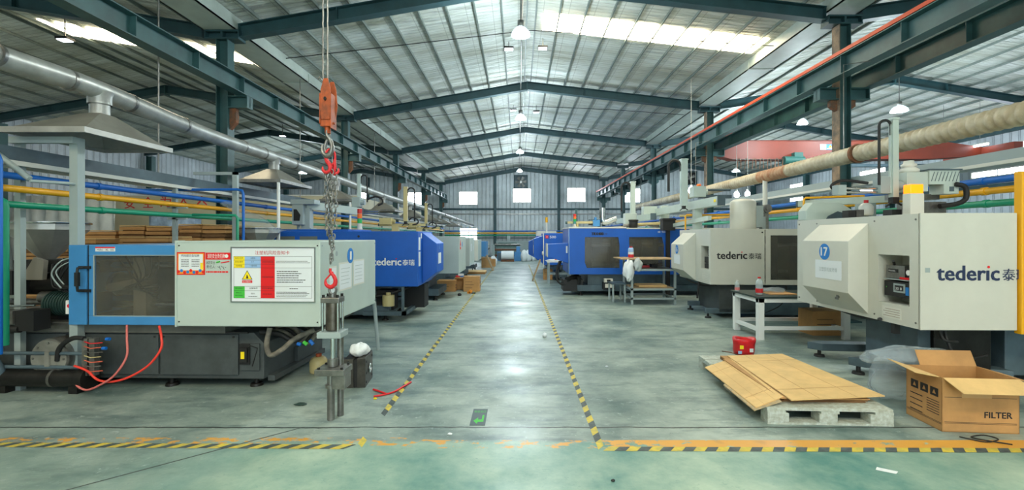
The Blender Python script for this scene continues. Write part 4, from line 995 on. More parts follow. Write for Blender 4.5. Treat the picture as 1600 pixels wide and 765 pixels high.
# ---------------------------------------------------------------- machine 17 (right, near)
t = thing('injection_moulding_machine', 'cream moulding machine numbered 17 at the right edge', 'machine', (4.22, 4.93, 0), math.radians(-1.0))
M17 = t
zb, zt = .72, 1.94
def f(m):      # end wall with a recess cut in it
    y0, y1, r0, r1 = .115, .56, .94, 1.49
    m.box(0, 0, zb, .03, y0, zt); m.box(0, y1, zb, .03, 2.2, zt); m.box(0, y0, zb, .03, y1, r0); m.box(0, y0, r1, .03, y1, zt)
    m.box(.03, y0-.02, r0-.03, .30, y0, r1+.03); m.box(.03, y1, r0-.03, .30, y1+.02, r1+.03); m.box(.03, y0, r0-.03, .30, y1, r0); m.box(.03, y0, r1, .30, y1, r1+.03); m.box(.28, y0, r0, .30, y1, r1)
    m.box(.03, 2.17, zb, 2.9, 2.2, zt); m.box(.03, 0.02, zt-.03, 2.9, 2.17, zt); m.box(.03, .02, zb, 2.9, 2.17, zb+.03)
ppart(f, 'guard_cover', CREAM, t)
def f(m): m.box(.0, -.025, zb-.005, 1.0, .0, zt+.005); m.box(.0, -.03, zb-.005, .012, -.0, zt+.005)
ppart(f, 'front_door', CREAM, t, .006)
D = kids(t)[-1]
logo(D, (.165, -.028, 1.235), (1, 0, 0), .64, .155, NAVY, cw=.3)
def f(m): m.box(.05, -.027, 1.32, .10, -.025, 1.37)
ppart(f, 'faded_sticker', GREYG, D)
def f(m): m.box(1.01, -.06, .68, 1.09, .02, 2.38); 
ppart(f, 'yellow_upright', PYEL, t, .006)
def f(m): m.box(1.095, -.02, zb, 2.9, 0, zt)
ppart(f, 'rear_panel', CREAM, t, .006)
def f(m): bulge(m, 1, .72, 1.66, 1.86, 1.64, 1.01, .76, .24)
ppart(f, 'control_housing', CREAM, t, .006)
H = kids(t)[-1]
ngon_disc(H, '17', (-.241, 1.17, 1.50), (-1, 0, 0), (0, -1, 0), .105, .11, .13)
def f(m): m.box(-.245, .84, 1.15, -.241, 1.36, 1.39, 0); m.text('注塑部机械师傅', (-.2455, 1.28, 1.245), (0, -1, 0), (0, 0, 1), .36, .055, 1)
ppart(f, 'paper_notice', [PAPER, GREYG], H)
def f(m): m.box(-.19, .98, .92, -.175, 1.02, 1.02); m.box(-.20, .97, .90, -.19, 1.03, .93)
ppart(f, 'latch', METAL, H)
def f(m):
    m.box(.02, .16, 1.21, .28, .50, 1.22, 3); m.box(.05, .24, 1.225, .25, .50, 1.37, 0); m.box(.044, .33, 1.29, .05, .47, 1.33, 1); m.text('PRUNSEL', (.043, .46, 1.30), (0, -1, 0), (0, 0, 1), .10, .018, 2)
    m.cyl((.05, .19, 1.30), (.08, .19, 1.30), .045, n=18, m=1); m.disc((.05, .19, 1.30), (-1, 0, 0), .03, 16, 2, .003); m.box(.04, .17, 1.222, .1, .3, 1.245, 4)
    m.box(.04, .16, 1.02, .25, .52, 1.19, 1); m.box(.035, .22, 1.07, .04, .38, 1.17, 3); m.box(.033, .24, 1.09, .036, .36, 1.15, 1); m.text('20 8', (.032, .35, 1.10), (0, -1, 0), (0, 0, 1), .09, .03, 2); m.box(.034, .17, 1.05, .04, .21, 1.14, 5); m.disc((.035, .48, 1.12), (-1, 0, 0), .006, 8, 6, .003)
    m.tube([(.06, .40, 1.38), (.02, .36, 1.42)], .015, 8, 1)
ppart(f, 'temperature_controller', [METAL, BLACK, WHITE, GREYG, REDP, DISC, GREEN], t)
def f(m):
    m.box(-.003, .22, .775, 0, .50, .90, 0)
    for k in range(4): m.box(-.004, .24, .795+.026*k, -.003, .48-.03*(k % 2), .799+.026*k, 1)
ppart(f, 'rating_plate', [OFFW, RUST], t)
def f(m):
    for z in (.78, 1.88):
        for y in (.03, .62, 1.72, 2.15): m.cyl((-.006, y, z), (0, y, z), .011, n=8)
ppart(f, 'panel_screws', METAL, t)
def f(m): m.box(.42, .30, .16, 1.05, 1.2, .72)
ppart(f, 'base_pillar', DARK, t, .01)
def f(m): m.box(.28, .34, .14, .42, 1.16, .70)
ppart(f, 'pillar_plate', BASEM, t, .01)
def f(m): m.box(1.3, .40, .12, 2.9, 1.7, .66)
ppart(f, 'machine_base', BASEM, t, .01)
def f(m): m.prism([(-.12, .9), (.0, .75), (1.3, .30), (1.3, .50), (.25, .95)], 'z', .10, .20); m.box(.25, .9, .10, 1.3, 1.1, .2); m.prism([(-.12, 1.75), (0, 1.6), (1.3, 1.5), (1.3, 1.7), (.1, 1.8)], 'z', .10, .20)
ppart(f, 'base_frame', BASEM, t, .006)
feet(t, [(-.03, .85), (0.02, 1.70), (1.2, .42)], BLACK, .11)
def f(m):
    m.tube(spline([(-.02, .5, .74), (.10, .75, .70), (.2, 1.1, .66), (.15, 1.5, .70)], 6), .02, 7); m.tube(spline([(.35, .1, .72), (.36, .05, .55), (.42, .04, .42), (.6, .1, .38), (.9, .2, .40)], 6), .016, 7)
    m.tube(spline([(.30, .1, .70), (.31, .05, .60), (.40, .05, .58), (.48, .08, .57)], 6), .014, 7); m.cyl((.32, .12, .60), (.32, .12, .73), .04, n=12); m.box(.02, .34, .60, .08, .4, .72)
ppart(f, 'hanging_hoses', BLACK, t)

# ---------------------------------------------------------------- machine 16
t = thing('injection_moulding_machine', 'cream moulding machine numbered 16 with dark lettering, behind the white bench', 'machine', (3.90, 9.5, 0), math.radians(-2))
zb, zt = .72, 1.85
def f(m):
    y0, y1, r0, r1 = .08, .52, 1.02, 1.50
    m.box(0, 0, zb, .03, y0, zt); m.box(0, y1, zb, .03, 2.0, zt); m.box(0, y0, zb, .03, y1, r0); m.box(0, y0, r1, .03, y1, zt)
    m.box(.25, y0, r0, .27, y1, r1, 1); m.box(.03, y0, r0-.02, .27, y1, r0); m.box(.03, y0, r1, .27, y1, r1+.02); m.box(.03, y1, r0, .27, y1+.02, r1); m.box(.03, y0-.02, r0, .27, y0, r1)
    m.box(.03, 1.97, zb, 4.6, 2.0, zt); m.box(.03, .0, zt-.03, 4.6, 2.0, zt); m.box(.03, .0, zb, 4.6, 2.0, zb+.03)
ppart(f, 'guard_cover', [CREAM, DARK], t)
def f(m): m.box(0, -.02, zb, 1.08, 0, zt)
ppart(f, 'front_door', CREAM, t, .006)
D = kids(t)[-1]
logo(D, (.12, -.023, 1.24), (1, 0, 0), .60, .15, INK)
ppart(lambda m: m.disc((1.03, -.021, 1.78), (0, -1, 0), .016, 12, 0, .004), 'door_knob', BLACK, D)
def f(m): m.box(1.10, -.012, zb, 1.20, 0, zt); m.box(1.20, -.012, zb, 2.2, 0, .82); m.box(1.20, -.012, 1.72, 2.2, 0, zt); m.box(2.1, -.012, .82, 4.6, 0, zt)
ppart(f, 'window_frame', CREAM, t)
ppart(lambda m: m.box(1.20, -.004, .82, 2.12, .004, 1.72), 'window_pane', GLASS, t)
def f(m):
    m.box(1.3, .3, .78, 1.5, 1.6, 1.7, 1); m.box(1.75, .3, .78, 1.9, 1.6, 1.5, 1)
    for y in (.4, 1.4):
        for z in (.95, 1.5): m.cyl((1.2, y, z), (2.1, y, z), .05, n=12, m=0)
    m.box(1.2, .25, .76, 2.1, 1.8, .80, 1); m.box(2.1, .0, .75, 2.13, 1.9, 1.8, 1)
ppart(f, 'clamping_unit', [METAL, DARK], t)
def f(m): bulge(m, 1, .85, 1.75, 1.78, 1.52, .95, .72, .28)
ppart(f, 'control_housing', CREAM, t, .006)
H = kids(t)[-1]
ngon_disc(H, '16', (-.281, 1.30, 1.40), (-1, 0, 0), (0, -1, 0), .105, .11, .13)
def f(m): m.box(-.285, 1.05, 1.07, -.281, 1.50, 1.28)
ppart(f, 'paper_notice', PAPER, H)
def f(m): m.box(.05, .12, 1.03, .24, .45, 1.12); m.box(.05, .12, 1.15, .24, .45, 1.27); m.tube([(.05, .2, 1.3), (.1, .35, 1.42)], .02, 8)
ppart(f, 'temperature_controller', BLACK, t)
def f(m):
    for k in range(5): m.box(-.003, .10, .76+.035*k, 0, .45, .775+.035*k)
ppart(f, 'rating_plate', OFFW, t)
def f(m): m.box(.25, .2, .12, 1.0, 1.4, .72); 
ppart(f, 'base_pillar', BASED, t, .01)
ppart(lambda m: m.box(1.1, .05, .10, 2.6, .30, .5), 'lower_cabinet', BASEM, t, .01)
def f(m): m.box(1.4, .35, .12, 4.5, 1.6, .68)
ppart(f, 'machine_base', BASEM, t, .01)
def f(m): m.box(.0, .2, .10, 2.4, .32, .2); m.box(.0, 1.3, .10, 2.4, 1.42, .2)
ppart(f, 'base_frame', BASEM, t, .006)
feet(t, [(.05, .26), (.05, 1.36), (2.3, .26)], BLACK, .10)
def f(m): m.tube(spline([(-.1, 1.2, .72), (0, 1.0, .66), (.1, .6, .64), (.25, .3, .68)], 6), .02, 7); m.tube([(.02, .7, .72), (-.02, .7, .35)], .02, 7); m.tube(spline([(1.5, -.02, .70), (1.5, -.05, .5), (1.35, -.06, .3), (1.1, 0, .15)], 6), .01, 6)
ppart(f, 'hanging_hoses', BLACK, t)
# dryer drum on machine 16
t = thing('dryer_drum', 'cream cylindrical dryer drum on top of machine sixteen', 'dryer', (4.95, 10.3, 1.85))
ppart(lambda m: m.lathe([(.001, .68), (.20, .66), (.25, .62), (.265, .60), (.265, .02), (.24, 0), (.001, 0)], n=28), 'drum', CREAM, t)
ppart(lambda m: (m.box(.20, -.14, .05, .38, .10, .52), m.box(.38, -.08, 0, .46, .04, .28)), 'control_box', GREYG, t)
ppart(lambda m: (m.cyl((.50, -.1, .46), (.50, .08, .46), .09, n=18), m.cyl((.50, -.12, .46), (.50, -.1, .46), .05, n=12), m.box(.45, -.05, 0, .54, .05, .40)), 'blower', METAL, t)
ppart(lambda m: m.tube(spline([(.52, .06, .5), (.52, .06, .75), (.52, .06, 1.10), (.54, .06, 1.20), (.66, .06, 1.24)], 6), .05, 12), 'riser_pipe', OFFW, t)

# ---------------------------------------------------------------- machine 15 (blue, two windows)
t = thing('injection_moulding_machine', 'royal blue moulding machine with two large windows, marked TRX400', 'machine', (1.45, 13.3, 0))
zb, zt = .62, 1.93
XW = [0, .42, 1.45, 1.68, 2.68, 2.95]
def f(m):
    m.box(0, 0, zb, 5.4, .02, .80); m.box(0, 0, 1.68, 5.4, .02, zt)
    m.box(0, 0, .80, .44, .02, 1.68); m.prism([(.44, .80), (.50, .80), (.44, .95)], 'y', 0, .02)
    m.prism([(1.43, .80), (1.72, .80), (1.70, 1.68), (1.40, 1.68), (1.43, 1.45)], 'y', 0, .02); m.prism([(2.70, .80), (3.0, .80), (3.0, 1.68), (2.64, 1.68), (2.70, 1.45)], 'y', 0, .02)
    m.box(3.0, 0, .8, 5.4, .02, 1.68)
    m.box(0, .02, zb, .02, 2.0, zt); m.box(0, 1.98, zb, 5.4, 2.0, zt); m.box(.02, .02, zt-.02, 5.4, 1.98, zt)
ppart(f, 'guard_cover', BLUE, t)
def f(m): m.box(-.02, -.01, zt, 1.62, 2.0, zt+.04); m.box(1.63, -.01, zt-.02, 5.4, 2.0, zt+.01)
ppart(f, 'top_edge', OFFW, t)
for x0, x1 in ((.44, 1.43), (1.70, 2.70)):
    ppart(lambda m: m.box(x0-.01, .02, .79, x1+.02, .028, 1.69), 'window_pane', GLASS, t)
def f(m):
    for x in (.55, 1.25, 2.0, 2.5): m.box(x, .35, .66, x+.14, 1.7, 1.62, 1)
    for y in (.5, 1.5):
        for z in (.85, 1.45): m.cyl((.1, y, z), (2.95, y, z), .055, n=14, m=0)
    m.box(.1, .3, .63, 2.95, 1.8, .70, 2); m.box(.75, .6, .95, 1.2, 1.4, 1.4, 2); m.box(1.72, .5, .9, 1.95, 1.5, 1.5, 0); m.box(.1, 1.85, .65, 2.95, 1.9, 1.85, 3)
    m.cyl((2.15, .5, .9), (2.15, .5, 1.5), .08, n=14, m=0)
ppart(f, 'clamping_unit', [METAL, DARK, mat('mould_block_grey', (96, 92, 82), .5, .3), mat('inner_panel_grey', (92, 90, 80), .6)], t)
def f(m): [m.text('TRX400', (.62+.006*q, -.003-.0004*q, 1.73), (1, 0, 0), (0, 0, 1), .34, .085, 0) for q in range(4)]; m.text('GMF', (.98, -.003, 1.735), (1, 0, 0), (0, 0, 1), .10, .06, 1); m.text('HD  TRX400', (2.52, -.003, 1.80), (1, 0, 0), (0, 0, 1), .28, .05, 2)
ppart(f, 'lettering', [INK, NAVY, WHITE], t)
def f(m): bulge(m, 1, .2, 1.0, 1.50, 1.47, 1.11, .92, .60); 
ppart(f, 'control_housing', BLUE, t, .01)
H = kids(t)[-1]
ppart(lambda m: (m.box(-.615, .18, 1.10, -.600, 1.02, 1.49), m.box(-.075, .196, 1.22, -.03, .20, 1.42)), 'housing_trim', OFFW, H)
ppart(lambda m: (m.box(-.006, -.0, zb, 0.0, .2, zt)), 'end_strip', SKYB, t)
base_unit(t, 1, 5.4, .2, 1.8, .62, BASEM, inset=.0)
def f(m): m.box(-.15, .2, .12, .42, .9, .45); m.tube(spline([(-.25, .3, .98), (-.34, .25, .7), (-.33, .2, .45), (-.20, .2, .32), (0, .25, .32)], 8), .03, 9); m.tube(spline([(-.20, .35, .98), (-.28, .3, .7), (-.27, .25, .5), (-.1, .25, .38), (.05, .3, .4)], 8), .022, 9); m.cyl((-.05, .2, .45), (.3, .5, .52), .08, n=10); m.cyl((.3, .25, .3), (.3, .15, .55), .06, n=10)
ppart(f, 'hose_bundle', BLACK, t)
def f(m): m.box(.95, -.10, .20, 1.28, .1, .40, 0); m.box(.98, -.11, .40, 1.22, .05, .50, 1); m.box(1.0, -.115, .25, 1.25, -.1, .36, 1); m.box(1.05, -.12, .42, 1.15, -.11, .48, 0)
ppart(f, 'small_pump', [BLACK, OFFW], t)

# ---------------------------------------------------------------- machines 14, 13 right far
t = thing('injection_moulding_machine', 'royal blue machine with a red square and 500 on its upper corner', 'machine', (.96, 17.9, 0))
ppart(lambda m: m.box(0, 0, .60, 4.8, 1.9, 1.82), 'guard_cover', BLUE, t, .012)
def f(m): m.box(.08, -.004, 1.62, .19, 0, 1.74, 0); m.box(.12, -.005, 1.66, .15, -.002, 1.70, 1); m.text('500', (.24, -.003, 1.625), (1, 0, 0), (0, 0, 1), .24, .10, 1)
ppart(f, 'lettering', [REDP, WHITE], t)
def f(m): bulge(m, 1, .3, 1.3, 1.72, 1.60, .90, .66, .36)
ppart(f, 'control_housing', BLUE, t, .01)
H = kids(t)[-1]
ppart(lambda m: (m.box(-.365, .5, 1.02, -.36, .9, 1.36), ), 'paper_notice', PAPER, H)
ppart(lambda m: (m.box(-.01, -.01, .55, .02, .02, 1.84), m.cyl((.42, -.03, 1.36), (.42, 0, 1.36), .06, n=12), m.cyl((-.05, .12, 1.05), (0, .12, 1.05), .08, n=12)), 'trim_and_knob', OFFW, t)
base_unit(t, 1, 4.8, .2, 1.7, .60, BASEM, inset=.2)
t = thing('injection_moulding_machine', 'royal blue machine with a white upper panel, farthest in the right row', 'machine', (.85, 21.6, 0))
ppart(lambda m: m.box(0, 0, .60, 4.4, 1.9, 1.72), 'guard_cover', BLUE, t, .012)
ppart(lambda m: bulge(m, 1, .4, 1.5, 1.62, 1.45, .85, .66, .36), 'control_housing', BLUE, t, .01)
ppart(lambda m: m.box(.02, -.01, 1.72, .9, 1.6, 1.95), 'upper_panel', OFFW, t, .01)
base_unit(t, 1, 4.4, .2, 1.7, .60, BASEM, inset=.2)
tower(PX(854, 18.2), 18.2, 1.82, (PYEL, ), 'slim signal light with a yellow cap on the blue machine marked 500', .22, .05, .42)
tower(PX(898, 13.9), 13.9, 1.97, (mat('teal_lens', (60, 130, 130), .4), LG, LO, LR), 'red, orange and green signal tower beside the two-window blue machine marked TRX400', .075, .045, .10)
# ================================================================== ROBOTS AND GEAR ON THE MACHINES
def robot(label, loc, beam, bh, bw, arm, aw, z0, z1, carr, chain=True, side=-1, col=GREYG, pedestal=None, kick=None, colb=None):
    """beam: ((x,y,z),(x,y,z)); arm: (x,y); all relative to loc"""
    t = thing('take_out_robot', label, 'robot', loc)
    a, b = Vector(beam[0]), Vector(beam[1]); d = (b-a).normalized(); n = Vector((-d.y, d.x, 0))*bw/2; u = Vector((0, 0, bh/2))
    m = MB(); m.hexa([tuple(a-n-u), tuple(b-n-u), tuple(b+n-u), tuple(a+n-u), tuple(a-n+u), tuple(b-n+u), tuple(b+n+u), tuple(a+n+u)]); m.build('traverse_beam', colb or col, t, bevel=.004)
    e = d*.015; m = MB()
    for p, q in ((a, -1), (b, 1)):
        c = p+e*q; m.hexa([tuple(c-e-n*1.06-u*1.06), tuple(c+e-n*1.06-u*1.06), tuple(c+e+n*1.06-u*1.06), tuple(c-e+n*1.06-u*1.06), tuple(c-e-n*1.06+u*1.06), tuple(c+e-n*1.06+u*1.06), tuple(c+e+n*1.06+u*1.06), tuple(c-e+n*1.06+u*1.06)])
    m.build('beam_end_cap', BASEM, t)
    m = MB(); p = a+d*.12; 
    if pedestal is not None:
        p = Vector(pedestal); m.box(p.x-.09, p.y-.09, 0, p.x+.09, p.y+.09, p.z); m.box(p.x-.14, p.y-.14, 0, p.x+.14, p.y+.14, .03); m.build('pedestal', col, t, bevel=.004)
    ax, ay = arm
    m = MB(); m.box(ax-aw/2, ay-aw/2, z0, ax+aw/2, ay+aw/2, z1); m.box(ax-aw/2-.012, ay-aw*.2, z0+.05, ax-aw/2, ay+aw*.2, z1-.05); m.box(ax-aw*.6, ay-aw*.6, z1, ax+aw*.6, ay+aw*.6, z1+.03); m.build('vertical_arm', PALEG if col != OIL else OIL, t, bevel=.003)
    m = MB(); cx, cy, cz, sx, sy, sz = carr; m.box(cx-sx/2, cy-sy/2, cz-sz/2, cx+sx/2, cy+sy/2, cz+sz/2); m.cyl((cx+sx/2, cy, cz), (cx+sx/2+.08, cy, cz), sz*.3, n=12); m.build('carriage', col, t, bevel=.006)
    if chain:
        r = aw*1.0; m = MB(); x1 = ax+side*aw*.5; pts = [(x1+side*2*r, ay, cz), (x1+side*2*r, ay, z1-r)]+arc((x1+side*r, ay, z1-r), r, 0 if side > 0 else PI, PI if side > 0 else 0, 8)+[(x1, ay, z1-r-.12)]
        m.tube(pts, aw*.22, 7); m.build('energy_chain', BLACK, t)
    if kick:
        m = MB(); k = kick
        for dz in (0, .05): m.tube([(k[0], k[2], k[3]+dz), (k[1], k[2], k[3]+dz)], .018, 8)
        m.build('kick_rail', CHROME, t); m = MB(); m.box(k[0]-.05, k[2]-.06, k[3]-.04, k[0]+.06, k[2]+.06, k[3]+.09); m.build('rail_end_block', GREYG, t, bevel=.005)
    m = MB(); m.box(ax-.04, ay-.04, z0-.08, ax+.04, ay+.04, z0); m.tube([(ax, ay, z0-.04), (ax-.10, ay, z0-.12)], .012, 6); m.tube([(ax, ay, z0-.04), (ax+.10, ay, z0-.10)], .012, 6); m.build('gripper', BLACK, t)
    return t
L = lambda x, y, z, o: (x-o[0], y-o[1], z-o[2])
# robot of machine 17
o = (4.95, 6.7, 1.94)
t = robot('tall white robot arm with black cable loop on top of machine 17', o, (L(4.50, 7.5, 2.22, o), L(5.35, 6.75, 2.24, o)), .10, .12, (4.82-o[0], 6.0-o[1]), .075, .26, 1.25, (4.76-o[0], 6.06-o[1], .42, .23, .14, .22), True, -1, GREYG, (0.1, .10, .24), (4.15-o[0], 4.66-o[0], 6.05-o[1], .33), colb=PALEG)
ppart(lambda m: (m.box(4.95-o[0], 5.95-o[1], .33, 5.22-o[0], 6.2-o[1], .58), ), 'drive_box', PALEG, t, .006)
def f(m):
    x0, x1, y = 5.22-o[0], 5.60-o[0], 5.93-o[1]
    m.box(x0, y, .42, x1, y+.25, .60, 0); m.box(x0-.01, y-.02, .60, x1+.02, y+.26, .615, 1); m.box(x0+.17, y-.01, .30, x1-.02, y+.2, .42, 0); m.box(x0+.24, y-.012, .33, x1-.08, y-.008, .39, 1)
    for k in range(8): m.tube([(x0+.02+.045*k, y-.002, .46), (x0+.06+.045*k, y-.002, .58)], .004, 4, 1)
ppart(f, 'slotted_cover', [PALEG, BASEM], t)
ppart(lambda m: m.lathe([(.001, .16), (.055, .155), (.06, .12), (.085, .11), (.085, .075), (.07, .07), (.11, .04), (.11, 0), (.001, 0)], (5.08-o[0], 6.08-o[1], .585), 24), 'blower_cap', OFFW, t)
ppart(lambda m: m.tube(spline([(5.52-o[0], 5.9-o[1], .42), (5.62-o[0], 5.88-o[1], .38), (5.63-o[0], 5.88-o[1], .24), (5.52-o[0], 5.88-o[1], .17), (5.3-o[0], 5.88-o[1], .14)], 6), .03, 9), 'cable_loop', BLACK, t)
ppart(lambda m: (m.box(4.9-o[0], 6.1-o[1], .24, 5.5-o[0], 6.25-o[1], .31), m.box(5.1-o[0], 5.95-o[1], .0, 5.45-o[0], 6.3-o[1], .20), m.cyl((5.02-o[0], 5.9-o[1], .04), (5.02-o[0], 5.9-o[1], .18), .05, n=14), m.box(4.56-o[0], 6.3-o[1], 0, 4.66-o[0], 6.5-o[1], .12)), 'mounting_frame', METAL, t)
ppart(lambda m: (m.box(4.45-o[0], 6.3-o[1], .0, 4.55-o[0], 6.42-o[1], .11), m.box(4.72-o[0], 5.9-o[1], 0, 4.84-o[0], 6.05-o[1], .10), m.tube(spline([(4.3-o[0], 6.2-o[1], .33), (4.15-o[0], 6.2-o[1], .42), (4.3-o[0], 6.2-o[1], .5), (4.6-o[0], 6.15-o[1], .46)], 6), .02, 7)), 'valve_block', BLACK, t)
t = thing('beacon_lamp', 'lit orange beacon on a white pedestal above machine 17', 'signal light', (4.86, 5.75, 1.94))
ppart(lambda m: m.box(-.085, -.06, .0, .085, .06, .285), 'pedestal', OFFW, t, .006); ppart(lambda m: m.box(-.08, -.055, .285, .08, .055, .395), 'lens', AMBER, t, .008)
t = thing('air_lubricator_bottle', 'white plastic bottle with a red cap above machine 17', 'bottle', (4.80, 6.45, 1.98))
ppart(lambda m: m.lathe([(.001, 0), (.07, .005), (.085, .03), (.085, .13), (.06, .165), (.03, .18), (.001, .18)], n=20), 'bottle_body', OFFW, t); ppart(lambda m: m.cyl((0, 0, .18), (0, 0, .22), .028, n=12), 'cap', RED, t); ppart(lambda m: m.box(-.02, -.02, -.04, .02, .02, .0), 'bracket', METAL, t)
t = thing('hopper_magnet_box', 'pale slanted sheet-metal feed box behind the front edge of machine 17', 'feed box', (4.55, 6.9, 1.94))
ppart(lambda m: m.prism([(-.30, 0), (.40, 0), (.40, .14), (.20, .26), (-.20, .26), (-.30, .14)], 'y', 0, .2), 'box_body', PALEG, t, .008); ppart(lambda m: m.prism([(-.02, .0), (.34, .0), (.30, .09), (.16, .13), (.02, .06)], 'y', -.01, 0), 'arched_cover', BASEM, t)
# thin coloured pipes near machine 17 and 16
rod('thin_orange_pipe', [(PX(1256, 7.3), 7.3, 1.95), (PX(1256, 7.3), 7.3, 2.28), (PX(1259, 7.3), 7.3, 2.30), (PX(1350, 7.3), 7.3, 2.33)], .018, PYEL, 'thin orange-yellow pipe rising behind machine 17', 'pipe', n=8)
rod('thin_teal_pipe', [(PX(1264, 7.4), 7.4, 1.95), (PX(1264, 7.4), 7.4, 2.16)], .014, PGRN, 'short thin green pipe stub behind machine 17', 'pipe')
rod('thin_orange_pipe', [(PX(1071, 11.6), 11.6, 1.0), (PX(1071, 11.6), 11.6, 2.20), (PX(1073, 11.6), 11.6, 2.23), (PX(1142, 11.6), 11.6, 2.24)], .022, PYEL, 'thin orange-yellow pipe rising behind machine sixteen', 'pipe', n=8)
rod('cream_pipe', [(PX(1062, 12.0), 12.0, 2.22), (PX(1142, 12.0), 12.0, 2.24)], .03, OIL, 'cream horizontal pipe behind machine sixteen', 'pipe', n=8)
# robot of machine 16
o = (4.4, 11.2, 1.85)
t = robot('white robot arm on a long pale beam behind the dryer drum', o, (L(4.42, 10.2, 2.48, o), L(4.2, 14.6, 2.42, o)), .20, .16, (4.07-o[0], 11.5-o[1]), .15, .6, 1.72, (4.45-o[0], 11.6-o[1], .95, .30, .3, .26), True, -1, PALEG, (0.0, .3, .55), None, colb=PALEG)
ppart(lambda m: (m.box(-.10, .95-1.96, .60, -.095, .99-1.9, .66), m.box(.02+4.42-4.4-.085, -.62, .60, .02+4.42-4.4-.083, -.54, .67)), 'yellow_sticker', YEL, t)
ppart(lambda m: (m.box(.1, .4, .80, .9, .5, .88), m.tube([(.2, .38, 1.0), (.85, .38, 1.0)], .03, 8)), 'kick_rail', BASEM, t)
ppart(lambda m: m.hexa([(-.1, -.6, .22), (-.02, -.6, .22), (-.1, 2.6, .05), (-.18, 2.6, .05), (-.1, -.6, .32), (-.02, -.6, .32), (-.1, 2.6, .15), (-.18, 2.6, .15)]), 'lower_rail', PALEG, t)
ppart(lambda m: m.lathe([(.001, 0), (.06, 0), (.05, .06), (.001, .07)], (.06, .35, 1.08), 14), 'orange_cap', LO, t)
# robot of machine 15
o = (3.6, 14.4, 1.95)
t = robot('white robot arm over the two-window blue machine', o, (L(3.95, 13.7, 2.28, o), L(3.5, 16.4, 2.22, o)), .18, .16, (3.55-o[0], 14.5-o[1]), .14, .35, 1.42, (4.0-o[0], 14.3-o[1], .52, .4, .3, .28), True, -1, PALEG, (0.1, .6, .3), None, colb=PALEG)
ppart(lambda m: m.box(-.42, -.5, .0, -.08, -.2, .44), 'control_box', PALEG, t, .01)
ppart(lambda m: m.box(.62, -.6, .12, .86, -.4, .66), 'control_box', PALEG, t, .01)
ppart(lambda m: (m.box(-.2, -.7, .02, -.05, -.5, .14), m.cyl((-.5, -.6, .05), (-.2, -.6, .1), .05, n=10), m.tube([(.2, -.6, .1), (.5, -.6, .02)], .03, 8), m.box(.4, -.65, 0, .55, -.5, .1)), 'valve_block', METAL, t)
t = thing('black_hopper_box', 'smaller black box on the two-window blue machine', 'box', (PX(991, 13.6), 13.7, 1.95), 0)
ppart(lambda m: (m.lathe([(.001, 0), (.12, 0), (.13, .24), (.001, .24)], n=16), m.lathe([(.13, .20), (.145, .20), (.145, .23), (.13, .23)], n=16)), 'box_body', BLACK, t)
t = thing('black_hopper_box', 'larger black box between the blue machine and machine sixteen', 'box', (PX(1050, 12.6), 12.95, .0), 0)
ppart(lambda m: (m.box(-.17, -.12, 1.86, .17, .15, 2.20), m.box(-.19, -.14, 2.14, .19, .17, 2.18), m.box(-.05, -.05, 0, .05, .05, 1.86)), 'box_body', BLACK, t, .006)
rod('cream_pipe', [(PX(998, 13.5), 13.62, 2.06), (PX(1040, 13.5), 13.62, 2.08)], .035, OIL, 'short cream pipe above the two-window blue machine', 'pipe', n=8)
t = thing('elbow_duct', 'shiny silver elbow duct above the two-window blue machine', 'duct', (PX(943, 14), 14.2, 1.95))
ppart(lambda m: m.tube(spline([(0, 0, .62), (0, 0, .3), (.04, 0, .2), (.16, 0, .2), (.3, 0, .26), (.42, 0, .30)], 6), .09, 14), 'duct_tube', CHROME, t)
ppart(lambda m: (m.cyl((-.1, 0, .0), (-.1, 0, .26), .05, n=10), m.cyl((-.42, 0, .18), (-.12, 0, .18), .09, n=14)), 'blower', BASEM, t)
t = thing('short_robot_beam', 'cream beam with a blue motor above the left end of the two-window machine', 'robot', (PX(905, 13.9), 14.0, 1.95))
ppart(lambda m: (m.box(-.34, -.04, .13, .46, .04, .20), m.cyl((-.05, 0, 0), (-.05, 0, .14), .05, n=10)), 'traverse_beam', OIL, t); ppart(lambda m: (m.box(.42, -.08, .05, .62, .08, .24), m.cyl((.5, 0, .24), (.5, 0, .32), .04, n=10)), 'motor', BLUEL, t); ppart(lambda m: (m.box(-.12, -.03, .2, -.04, .03, .55), m.cyl((-.4, 0, .16), (-.34, 0, .16), .04, n=8)), 'vertical_arm', STEEL, t)

# robots on the left
o = (-3.9, 10.0, 1.84)
t = robot('grey robot with a C-shaped housing on the royal blue machine behind the chains', o, (L(-4.6, 9.85, 2.37, o), L(-3.45, 10.3, 2.24, o)), .16, .16, (PX(561.5, 10.4)-o[0], .4), .07, .55, 1.22, (PX(558, 10.4)-o[0], .4, .62, .18, .18, .22), True, 1, GREYG, (-.55, -.15, .45), (.12, .78, .4, .37), colb=PALEG)
ppart(lambda m: (m.prism([(-.78, .10), (-.55, .10), (-.55, .55), (-.78, .55)], 'y', -.35, -.15), m.box(-.80, -.38, .52, -.3, -.10, .62)), 'c_shaped_housing', GREYG, t, .01)
ppart(lambda m: m.prism([(-.74, .18), (-.62, .18), (-.60, .30), (-.68, .42), (-.74, .42)], 'y', -.36, -.35), 'housing_recess', BLACK, t)
ppart(lambda m: m.tube(spline([(.55, .38, .68), (.72, .38, .74), (.86, .38, .70), (.88, .38, .60), (.78, .38, .55)], 5), .022, 7), 'cable_loop', BLACK, t)
